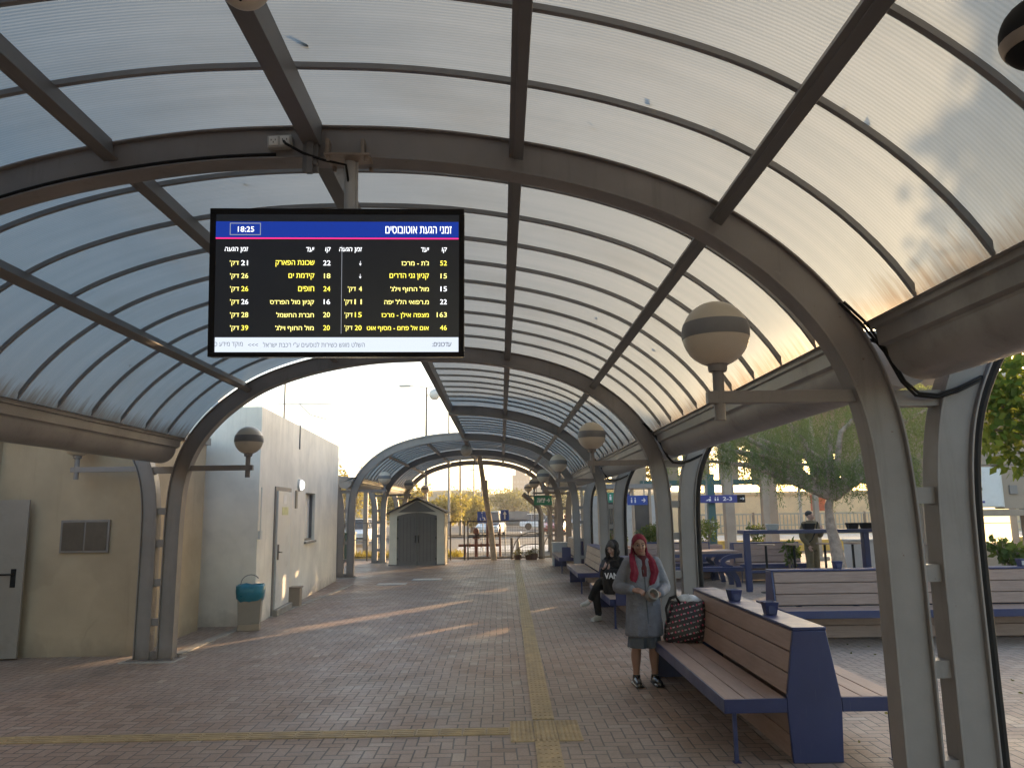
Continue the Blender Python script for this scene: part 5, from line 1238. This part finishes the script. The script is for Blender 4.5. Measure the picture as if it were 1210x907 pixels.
for x, y, h, lab in ((10.9, 40.8, 3.6, 'white platform lamp post between two beige columns'), (16.0, 41.0, 4.2, 'white platform lamp post seen right of the pepper tree trunk'), (9.6, 41, 3.1, 'thin grey platform mast just right of the platform sign')):
    t = thing('platform_post', lab, 'lamp post', (x, y, .4), 0, 'platform posts'); mb = MB(); mb.lathe([(.09, 0), (.06, h)], n=10); mb.build('pole', M['rail'], t); mb = MB(); mb.b2((-.5, -.04, h), (.5, .04, h+.07)); mb.build('arm', M['rail'], t)
mb = MB(); mb.box((0, 0, 0), (.7, .06, .75)); mb.b2((-.03, .03, -2.0), (.03, .09, .37)); tag(mb.build('notice_board', mat('pale_red_board', (.45, .14, .09), .6), loc=(15.1, 36.5, 2.0)), 'pale red notice board on the platform right of the tree trunk', 'sign')
mb = MB(); mb.b2((0, 0, 0), (.75, .4, .95)); mb.b2((-.03, -.03, .95), (.78, .43, 1.0)); tag(mb.build('equipment_box', M['rail'], loc=(8.85, 19.6, 0), bevel=.01), 'grey equipment box right of the tree trunk behind the bar table', 'box')
# white switch cabinet on the grey pillar by the right edge
t = thing('switch_cabinet', 'white electrical cabinet fixed to a grey frame beside the green tree', 'cabinet', (9.14, 14.1, 0))
mb = MB(); mb.b2((-.32, 0, 1.78), (.16, .3, 2.52)); mb.build('body', M['white_p'], t, bevel=.008)
mb = MB(); mb.b2((-.30, -.012, 1.80), (.12, 0, 2.50)); d = mb.build('door', M['white_door'], t, bevel=.004); mb = MB(); mb.box((-.26, -.02, 2.12), (.03, .02, .05)); mb.build('handle', M['black'], d); mb = MB(); mb.box((-.24, -.016, 1.88), (.05, .006, .04)); mb.build('notice', M['sign_nb'], d)
mb = MB(); mb.b2((.16, .02, 1.75), (.6, .3, 2.55)); mb.b2((-.4, .02, 1.62), (.6, .35, 1.74)); mb.b2((-.4, .05, 0), (-.25, .3, 1.62)); mb.b2((.62, .05, 0), (.75, .3, 2.9)); mb.b2((-.4, .05, 2.56), (.62, .3, 2.9)); mb.build('frame', M['beige_col'], t, bevel=.006)
mb = MB(); mb.box((.35, .0, 2.1), (.14, .03, .16)); mb.build('vent', M['steel'], t)
t = thing('sun_glow_kiosk', 'kiosk counter with a glowing panel painted as sunlit wall below the white cabinet', 'kiosk', (9.25, 15.6, 0))
mb = MB(); mb.b2((-.4, .1, 0), (1.6, 1.6, 1.0)); mb.b2((-.4, .5, 1.0), (1.6, 1.6, 2.9)); mb.build('wall', M['beige_col'], t, bevel=.01); mb = MB(); mb.b2((-.1, .44, 1.05), (1.4, .49, 1.85)); mb.build('sun_glow_panel', emis('painted_sun_glow', (1, .72, .34), .75), t); mb = MB(); mb.b2((-.45, -.0, 1.0), (1.65, .43, 1.04)); mb.build('counter', M['plank'], t)  # panel emission stands in for warm sunlight on a wall
mb = MB(); mb.b2((-.1, .43, 1.44), (1.4, .438, 1.455)); mb.build('panel_seam', M['steel'], t)
t = thing('louvre_screen', 'brown louvred screen beside the white cabinet behind the drainpipe', 'screen', (8.45, 14.6, 0))
mb = MB()
for i in range(22): mb.box((.18, 0, 1.7+i*.055), (.4, .05, .022), M=Matrix.Rotation(R(25), 3, 'X'))
mb.b2((-.04, -.03, 0), (-.02, .03, 3.0)); mb.b2((.38, -.03, 0), (.4, .03, 3.0)); mb.build('slats', mat('brown_louvres', (.16, .09, .05), .6), t)
# bus-stop signs seen between the columns
def hang_sign(label, x, y, z, w, h, m, txt=None, arrow=False):
    t = thing('hanging_sign', label, 'sign', (x, y, z), 0, 'hanging direction signs'); mb = MB(); mb.box((0, 0, 0), (w, .08, h)); mb.build('panel', m, t, bevel=.004)
    mb = MB(); mb.tube([(-w*.35, 0, h/2), (-w*.35, 0, h/2+.5)], .015, 6); mb.tube([(w*.35, 0, h/2), (w*.35, 0, h/2+.5)], .015, 6); mb.build('hanger', M['steel'], t)
    if txt: fit_text(txt, -w*.32, w*.12, -h*.22, h*.25, -.043, M['sign_w'], t, weight=.02)
    q = MB(); ax = w*.3
    q.bar((ax-.1*w, -.043, 0), (ax+.08*w, -.043, 0), .004, h*.1); q.bar((ax+.0*w, -.043, h*.2), (ax+.09*w, -.043, 0), .004, h*.1); q.bar((ax+.0*w, -.043, -h*.2), (ax+.09*w, -.043, 0), .004, h*.1)
    if not txt:
        for dx in (-.3, -.12): q.box((w*dx, -.043, -h*.08), (w*.07, .004, h*.36)); q.ball((w*dx, -.043, h*.22), (w*.03, .004, h*.08), 8, 6)
    q.build('pictogram', M['sign_w'], t); return t
hang_sign('blue pictogram sign seen between the second and third right-hand columns', 3.55, 20.0, 2.06, .52, .24, M['sign_b'])
hang_sign('green direction sign hanging between the third and fourth columns', 3.75, 25.5, 2.22, 1.0, .32, M['sign_g'])
hang_sign('small blue sign hanging between the second and third right-hand columns, further back', 3.55, 22.4, 2.14, .45, .26, M['sign_nb'])
hang_sign('green hanging sign with white lettering under the farthest globe lamps', 1.56, 28.6, 2.19, .66, .34, M['sign_g'], 'יציאה'[::-1])
# shelter behind the benches (blue-roofed ticket shelter with glass panes)
t = thing('glass_shelter', 'glazed bus shelter with pale posts behind the clipped bush', 'shelter', (4.2, 27.0, 0))
mb = MB(); mb.b2((-1.5, -.1, 2.55), (1.8, 1.8, 2.7)); mb.build('roof', M['steel'], t)
for i in range(6):
    mb = MB(); mb.b2((-1.4+i*.6, 0, 0), (-1.32+i*.6, .08, 2.55)); mb.build('post', M['beige_col'], t)
for i in range(5):
    mb = MB(); mb.b2((-1.31+i*.6, .03, .4), (-.81+i*.6, .045, 2.3)); mb.build('pane', M['glass'] if i % 2 else M['rail'], t)
# ------------------------------------------------------------------ gate and street beyond
t = thing('mesh_gate', 'dark mesh gate with a frame of bars closing the far end of the canopy', 'gate', (0, 29.85, 0))
fr = MB()
def gbar(a, b, r=.03): fr.tube([a, b], r, 6)
for x in (-1.95, -1.42, -1.28, 1.46): gbar((x, 0, 0), (x, 0, 1.46 if x < 1.7 else 1.46))
for z in (.05, .86, .92, 1.45): gbar((-1.28, 0, z), (1.46, 0, z), .024)
for z in (.86, .92, 1.45): gbar((-1.95, 0, z), (-1.42, 0, z), .022)
fr.build('frame', M['mesh_fence'], t)
mb = MB()
for x in np.arange(-1.27, 1.45, .095): mb.bar((x, .02, .05), (x, .02, 1.45), .006, .006, (0, 1, 0))
for z in np.arange(.1, 1.45, .11): mb.bar((-1.27, .02, z), (1.45, .02, z), .006, .006)
mb.build('wire_mesh', M['mesh_fence'], t, smooth=0)
def fence_run(label, x0, x1, y, h):
    t = thing('street_fence', label, 'fence', (x0, y, 0)); L_ = x1-x0
    for x in np.arange(0, L_+.01, 2.6): 
        mb = MB(); mb.tube([(x, 0, -.1), (x, 0, h)], .03, 6); mb.build('post', M['mesh_fence'], t)
    mb = MB(); 
    for z in (h-.02, h*.55, .15): mb.tube([(0, 0, z), (L_, 0, z)], .014, 6)
    mb.build('rail', M['mesh_fence'], t); mb = MB()
    for x in np.arange(.1, L_, .14): mb.bar((x, .01, .15), (x, .01, h), .004, .004, (0, 1, 0))
    mb.build('wire_mesh', M['mesh_fence'], t, smooth=0)
fence_run('dark wire fence running off behind the left columns of the far arches', -13, -1.95, 30.2, 1.45)
# leaning wooden pole
mb = MB(); mb.tube([(-.27, 29.6, -.1), (-.40, 29.62, 1.2), (-.62, 29.65, 2.6), (-.88, 29.7, 4.4), (-1.05, 29.75, 5.8)], [.12, .105, .095, .085, .08], 12); p_ = mb.build('wooden_pole', M['wood'], smooth=60); tag(p_, 'leaning weathered wooden utility pole behind the gate', 'pole')
mb = MB(); mb.b2((-.66, 29.45, 2.35), (-.50, 29.6, 3.0)); mb.build('cable_cover', M['wood'], p_, bevel=.01)
# bent concrete fence post and thin rods
t = thing('bent_post', 'grey concrete fence post with its top bent over to the left', 'post', (1.52, 30.0, 0)); mb = MB(); mb.tube([(.06, 0, 0), (.03, 0, 1.72), (-.06, 0, 1.95), (-.66, 0, 2.47)], .095, 4); mb.build('post', M['steel'], t, smooth=0)
mb = MB(); mb.tube([(0, 0, 0), (0, 0, 2.35)], .02, 6); tag(mb.build('thin_rod', M['mesh_fence'], loc=(1.3, 29.75, 0)), 'thin dark upright rod beside the bent concrete post', 'rod')
t = thing('bare_post', 'slim pale post with a curved top right of the gate', 'post', (1.95, 30.5, 0)); mb = MB(); mb.tube([(0, 0, 0), (0, 0, 1.7), (-.1, 0, 1.95), (-.3, 0, 2.1)], .04, 8); mb.build('pole', M['conc'], t)
# arched barrier hoops
for i, (x0, w, h, yy) in enumerate(((.42, 1.5, 1.0, 30.05), (.5, 1.45, .55, 30.2), (1.62, .8, .9, 30.3))):
    mb = MB(); mb.tube([(x0+w*.5-w*.5*math.cos(a), yy, .0+h*math.sin(a)**.8) for a in np.linspace(.02, math.pi*(.62 if i < 2 else .7), 14)], .022, 6); tag(mb.build('hoop_barrier', M['steel']), ['taller dark curved hoop barrier behind the gate', 'lower dark curved hoop barrier behind the gate', 'dark curved hoop barrier right of the bent post'][i], 'barrier', 'hoop barriers')
mb = MB(); mb.tube([(.40, 30.0, 0), (.40, 30.0, .8)], .05, 8); tag(mb.build('bollard', M['steel']), 'short dark bollard at the foot of the hoop barriers', 'bollard')
for x, r_, lab in ((.62, .14, 'small dark plant pot at the gate foot beside the bollard'), (1.02, .13, 'dark plant pot in the pair by the bent post, left one'), (1.22, .17, 'larger dark plant pot beside the bent post')):
    t = thing('plant_pot', lab, 'plant pot', (x, 29.55, 0), 0, 'plant pots at the gate'); mb = MB(); mb.lathe([(r_*.75, 0), (r_, r_*1.3), (r_*.85, r_*1.3), (r_*.7, r_*.4)], n=14); mb.build('pot', mat('dark_terracotta', (.10, .05, .035), .8), t); rs = np.random.RandomState(int(x*100)); clump_crown(t, [(0, 0, r_*1.6, r_*1.1), (.08, 0, r_*2.2, r_*.8)], 160, .07, .03, LOL, rs, 'foliage')
mb = MB(); mb.lathe([(.2, 0), (.2, .03), (.12, .035), (.1, .3), (.07, .5), (.03, .75), (0, .76)], n=14); tag(mb.build('traffic_cone', M['white_p'], loc=(.66, 30.9, 0)), 'white traffic cone behind the hoop barriers', 'cone')
# hydrant pipework
t = thing('hydrant_pipes', 'red hydrant with branching pipework behind the gate', 'hydrant', (-1.0, 30.9, 0))
mb = MB(); mb.tube([(0, 0, 0), (0, 0, .95)], .07, 10); mb.lathe([(.1, .95), (.12, 1.0), (.1, 1.12), (.05, 1.18), (0, 1.18)], n=14); mb.tube([(-.14, 0, .8), (.14, 0, .8)], .05, 8); mb.build('standpipe', M['red'], t)
mb = MB(); mb.tube([(-.7, 0, .5), (.9, 0, .5)], .05, 8); mb.tube([(.45, 0, 0), (.45, 0, 1.35)], .05, 8); mb.tube([(.45, 0, 1.3), (.95, 0, 1.3), (.95, 0, 0)], .045, 8); mb.tube([(-.45, 0, .5), (-.45, 0, 0)], .05, 8)
for x in (-.25, .2, .7): mb.lathe([(.09, -.02), (.09, .02)], (x, 0, .5), 10, Matrix.Rotation(R(90), 3, 'Y'))
mb.build('pipework', M['red'], t)
# traffic signs
t = thing('arrow_sign', 'blue rectangular traffic sign with a white upward arrow', 'traffic sign', (.16, 33.0, 0)); mb = MB(); mb.tube([(0, .03, 0), (0, .03, 1.9)], .025, 8); mb.build('pole', M['rail'], t)
mb = MB(); mb.box((0, 0, 1.64), (.36, .02, .46)); mb.build('panel', M['sign_b'], t, bevel=.003); mb = MB(); mb.prism([(-.03, 1.48), (.03, 1.48), (.03, 1.68), (.085, 1.68), (0, 1.82), (-.085, 1.68), (-.03, 1.68)], -.016, -.0115); mb.build('arrow', M['sign_w'], t)
t = thing('disabled_parking_sign', 'small blue parking sign with a white wheelchair symbol, left of the arrow sign', 'traffic sign', (-.85, 36.0, 0)); mb = MB(); mb.tube([(0, .03, 0), (0, .03, 1.75)], .025, 8); mb.build('pole', M['rail'], t); mb = MB(); mb.box((0, 0, 1.55), (.5, .02, .5)); mb.build('panel', M['sign_b'], t)
mb = MB(); mb.tube([(.1*math.cos(a)-.02, -.014, 1.47+.1*math.sin(a)) for a in np.linspace(R(150), R(400), 14)], .016, 6); mb.bar((-.03, -.014, 1.7), (-.02, -.014, 1.52), .01, .03); mb.bar((-.02, -.014, 1.53), (.08, -.014, 1.52), .01, .03); mb.bar((.08, -.014, 1.52), (.12, -.014, 1.4), .01, .03); mb.ball((-.035, -.014, 1.745), (.026, .008, .026), 8, 6); mb.build('wheelchair_symbol', M['sign_w'], t)
mb = MB(); mb.box((0, 0, 1.55), (.62, .03, .5)); mb.tube([(0, .03, 0), (0, .03, 1.4)], .03, 6); o = mb.build('orange_sign', mat('orange_board', (.5, .2, .06), .6), loc=(-8.4, 38, 0)); tag(o, 'orange sign board on a post seen between the far-left columns', 'sign')
mb = MB(); mb.box((-.15, -.018, 1.6), (.06, .006, .22)); mb.box((.0, -.018, 1.6), (.06, .006, .22)); mb.box((.15, -.018, 1.6), (.06, .006, .22)); mb.build('marks', M['red'], o)
# street lighting columns
def lamp_post(label, x, y, h, heads):
    t = thing('street_lamp', label, 'street lamp', (x, y, 0), 0, 'street lamps over the car park'); mb = MB(); mb.lathe([(.11, 0), (.06, h)], n=8); mb.build('pole', M['steel'], t)
    for sg in heads:
        mb = MB(); mb.tube([(0, 0, h-.02), (sg*.5, 0, h+.05), (sg*.9, 0, h+.08)], .03, 6); mb.box((sg*1.15, 0, h+.08), (.6, .25, .1)); mb.build('lamp_head', M['rail'], t)
    return t
lt = lamp_post('street lamp with a white globe rising above the open bay of the roof', -3.87, 40, 8.35, (-1, 1)); mb = MB(); mb.ball((.42, 0, 7.95), .3, 18, 12); mb.build('globe', M['white_p'], lt, smooth=60); lamp_post('tall plain pole left of the leaning wooden pole', -3.9, 58, 11, ()); lamp_post('second tall plain pole, nearer to the leaning wooden pole', -3.2, 61, 12, ())
lamp_post('small distant street lamp with two short arms beside the wooden pole', -2.5, 72, 6.2, (-1, 1)); lamp_post('smallest distant street lamp, just right of the two-armed one', -2.3, 92, 6.6, (-1, 1))
# trees beyond the gate
specs = [(-8.2, 62, 3.6, 2.6, LGOLD), (-4.6, 60, 2.7, 1.9, LGOLD), (-2.5, 66, 2.6, 1.7, LGOLD), (-14, 70, 5.5, 3.4, LGOLD), (-18, 58, 5, 3, LOL), (1.5, 96, 3.7, 3.8, LOL), (7.2, 98, 3.7, 3.5, LOL), (-4.5, 100, 3.9, 3.9, LOL), (12.5, 92, 4.4, 3.4, LOL), (-25, 66, 6, 3.6, LGOLD)]
labs = ['golden tree behind the shed roof, the largest one', 'golden tree just right of the shed roof', 'golden tree left of the leaning wooden pole', 'golden tree seen between the far-left columns', 'dull olive tree behind the far-left columns', 'broad olive tree right of the wooden pole under the tower', 'olive tree below the pale tower block', 'hazy olive tree behind the golden ones', 'olive tree behind the green hanging sign', 'golden tree behind the ribbed side canopy']
for i, (s_, l_) in enumerate(zip(specs, labs)): simple_tree(l_, (s_[0], s_[1], 0), s_[2], s_[3], s_[4], 30+i, 2600, .3, .15)
# trees by the platforms; the two tall ones are added to block low sun
for i, (x, y, h, cr, lab) in enumerate(((5.6, 36, 6.0, 2.0, 'dark tree on the platform edge behind the beige columns'), (17.5, 50, 7, 2.6, 'added sun-blocking tree behind the retaining wall near the pepper tree'), (33, 50, 9, 3.8, 'added sun-blocking tree behind the retaining wall hidden by the big column'))):
    simple_tree(lab, (x, y, 0), h, cr, LGOLD if i == 0 else LOL, 60+i, 3200, .24, .16, 'trees by the platforms', .45)
# tower blocks far away
def tower(label, x, y, w, d, h, seed):
    rs = np.random.RandomState(seed); t = thing('tower_block', label, 'tower block', (x, y, 0), 0, 'distant tower blocks')
    mb = MB(); mb.b2((-w/2, 0, -1), (w/2, d, h*.88)); mb.b2((-w/2+w*.18, 1, h*.88), (w/2-w*.28, d-1, h)); mb.b2((w/2, 2, -1), (w/2+w*.16, d, h*.62)); mb.build('wall', M['tower'], t, smooth=0)
    n = max(4, int(h/1.55)); mb = MB()
    for j in range(1, n-1):
        for i in range(5): mb.b2((-w/2+w*(.08+.18*i), -.12, j*1.5), (-w/2+w*(.19+.18*i), -.02, j*1.5+.75))
    mb.build('windows', M['tower_w'], t, smooth=0)
M['tower'] = mat('pale_pink_tower_wall', (.26, .205, .175), .9, 0, .05, .1); M['tower_w'] = mat('tower_windows', (.28, .25, .24), .5, 0, .1, .2)
tower('tall pale tower block on the horizon', 6.75, 250, 5.75, 6, 14.9, 1); tower('lower pale tower block on the horizon behind the green sign', 13.7, 262, 5, 6, 10.4, 2)
# parked cars
def car(label, x, y, rz, colr, van=False):
    t = thing('parked_car', label, 'car', (x, y, 0), rz, 'cars parked beyond the gate'); m = colr
    L_, W_, hh = 4.3, 1.75, (1.75 if van else 1.45); sec = []
    prof = [(-2.15, .45, .55, .80), (-2.1, .32, .70, .86), (-1.6, .25, .86, .87), (-.9, .22, .93, .875), (0, .22, .95, .875), (1.2, .22, .94, .875), (1.8, .25, .90, .87), (2.1, .32, .80, .84), (2.15, .45, .62, .78)]
    mb = MB(); mb.ringlist([[(x_, -w_, a+.06), (x_, -w_*.93, a), (x_, w_*.93, a), (x_, w_, a+.06), (x_, w_, b-.12), (x_, w_*.9, b), (x_, -w_*.9, b), (x_, -w_, b-.12)] for x_, a, b, w_ in prof])
    cab = [(-1.0, .90, .79), (-.35, hh-.05, .62), (.2, hh, .62), (1.0, hh-.02, .62), (1.95 if van else 1.45, hh-.12, .60), (2.1 if van else 1.95, .90, .76)]
    body = mb.build('body', m, t, smooth=40, bevel=.02)
    mb = MB(); vs = []
    for x_, z_, w_ in cab: vs.append((x_, -w_, z_)); vs.append((x_, w_, z_))
    n = len(cab); fs = [tuple(2*i for i in range(n)), tuple(reversed([2*i+1 for i in range(n)]))]+[(2*i, 2*i+1, 2*((i+1) % n)+1, 2*((i+1) % n)) for i in range(n)]
    mb.add(vs, fs); mb.build('windows', M['glass'], t, smooth=0, bevel=.02)
    mb = MB(); mb.b2((-.3, -.63, hh-.012), (1.4 if not van else 1.9, .63, hh+.03)); 
    for x_ in (.25, 1.0): 
        for sg in (-1, 1): mb.bar((x_, sg*.79, .92), (x_-.02, sg*.635, hh-.01), .07, .02, (1, 0, 0))
    mb.build('roof', m, t, bevel=.01)
    for x_ in (-1.32, 1.3):
        for sg in (-1, 1):
            rot = Matrix.Rotation(R(90), 3, 'X'); mb = MB(); mb.lathe([(.2, -.1), (.31, -.1), (.33, -.06), (.33, .06), (.31, .1), (.2, .1)], (x_, sg*.80, .33), 16, rot); w_ = mb.build('wheel', M['black'], t); mb = MB(); mb.lathe([(0, -.085), (.2, -.085), (.2, .085), (0, .085)], (x_, sg*.80, .33), 14, rot); mb.build('rim', M['rail'], w_)
    for sg in (-1, 1):
        mb = MB(); mb.box((-2.11, sg*.62, .66), (.1, .3, .13)); mb.build('headlight', M['white_p'], t, bevel=.02); mb = MB(); mb.box((2.12, sg*.66, .72), (.08, .22, .16)); mb.build('tail_light', M['red'], t, bevel=.02)
cw = mat('white_car_paint', (.7, .7, .7), .25, 0, .03, 1); cg = mat('dark_grey_car_paint', (.05, .05, .055), .25, 0, .03, 1); cr_ = mat('red_car_paint', (.25, .025, .03), .25, 0, .03, 1); cs = mat('silver_car_paint', (.38, .38, .39), .25, .3, .03, 1); cb_ = mat('dark_blue_car_paint', (.02, .03, .07), .25, 0, .03, 1)
for a in ((1.15, 84, R(4), cg, True, 'dark grey van parked behind the blue arrow sign'), (3.9, 74, R(178), cw, False, 'white car parked right of the arrow sign'), (-.75, 58, R(82), cw, True, 'white pickup-like car facing away between pole and arrow sign'), (4.1, 58, R(78), cr_, False, 'red car parked right of the bent concrete post'), (-8.2, 44, R(90), cw, False, 'white car seen between the far-left columns, nearest of the row'), (-10.6, 45, R(90), cs, False, 'silver car in the row behind the far-left columns'), (-13, 46, R(90), cw, True, 'white van at the left end of the row behind the far-left columns'), (-5.6, 52, R(90), cb_, False, 'dark blue car mostly hidden behind the shed'), (8.2, 74, R(176), cs, False, 'silver car far off behind the right-hand columns')):
    car(a[5], a[0], a[1], a[2], a[3], a[4])
mb = MB(); mb.b2((-.35, -.3, 0), (.35, .3, 1.0)); mb.b2((-.38, -.33, 1.0), (.38, .33, 1.08)); tag(mb.build('green_cabinet', mat('dark_green_box', (.02, .05, .03), .5), loc=(-6.15, 30.8, 0), bevel=.03), 'dark green box behind the far-left column of the fourth arch', 'box')
rs = np.random.RandomState(77); n = 2600; P = np.c_[rs.uniform(-9, -1.6, n), rs.uniform(30.75, 32.6, n), np.zeros(n)-.03]; D = np.c_[rs.randn(n)*.4, rs.randn(n)*.4, np.ones(n)]
g_ = leaves('grass', P, D, .32, .03, LGOLD, None, rs); tag(g_, kind='stuff')
# drain cover and leaf litter
rs = np.random.RandomState(5); n = 45; P = np.c_[rs.uniform(2.5, 6.2, n), rs.uniform(4.8, 11, n), np.full(n, .006)]; D = np.c_[rs.randn(n), rs.randn(n), rs.rand(n)*.08]
tag(leaves('leaf_litter', P, D, .05, .03, LOL, None, rs), kind='stuff')

# dead leaves and specks lying on the roof sheets
rs = np.random.RandomState(15); P = []; D = []
dn = [p for p in offset_curve(OUT, .052) if p[1] > 2.95]
for _ in range(46):
    q = dn[int(len(dn)*rs.rand()**.8)]; sg = -1 if rs.rand() < .45 else 1; yy = rs.uniform(.5, 10)
    P.append((CXN+sg*q[0], yy, q[1]+.004)); D.append((sg*.7+rs.randn()*.5, rs.randn(), -.05))
tag(leaves('leaf_litter', P, D, .055, .035, M['bark'], None, rs), kind='stuff')
# ------------------------------------------------------------------ hazy evening air
k = NT('pale_evening_air'); pv = k.n('ShaderNodeVolumePrincipled'); pv.inputs['Color'].default_value = (.93, .93, .95, 1)
pv.inputs['Density'].default_value = .0012; pv.inputs['Anisotropy'].default_value = .25
k.t.links.new(pv.outputs[0], k.out.inputs['Volume']); k.mat.cycles.homogeneous_volume = True
mb = MB(); mb.b2((-160, -16, -1.2), (160, 640, 42)); hz = mb.build('haze', k.mat, smooth=0); tag(hz, kind='stuff')
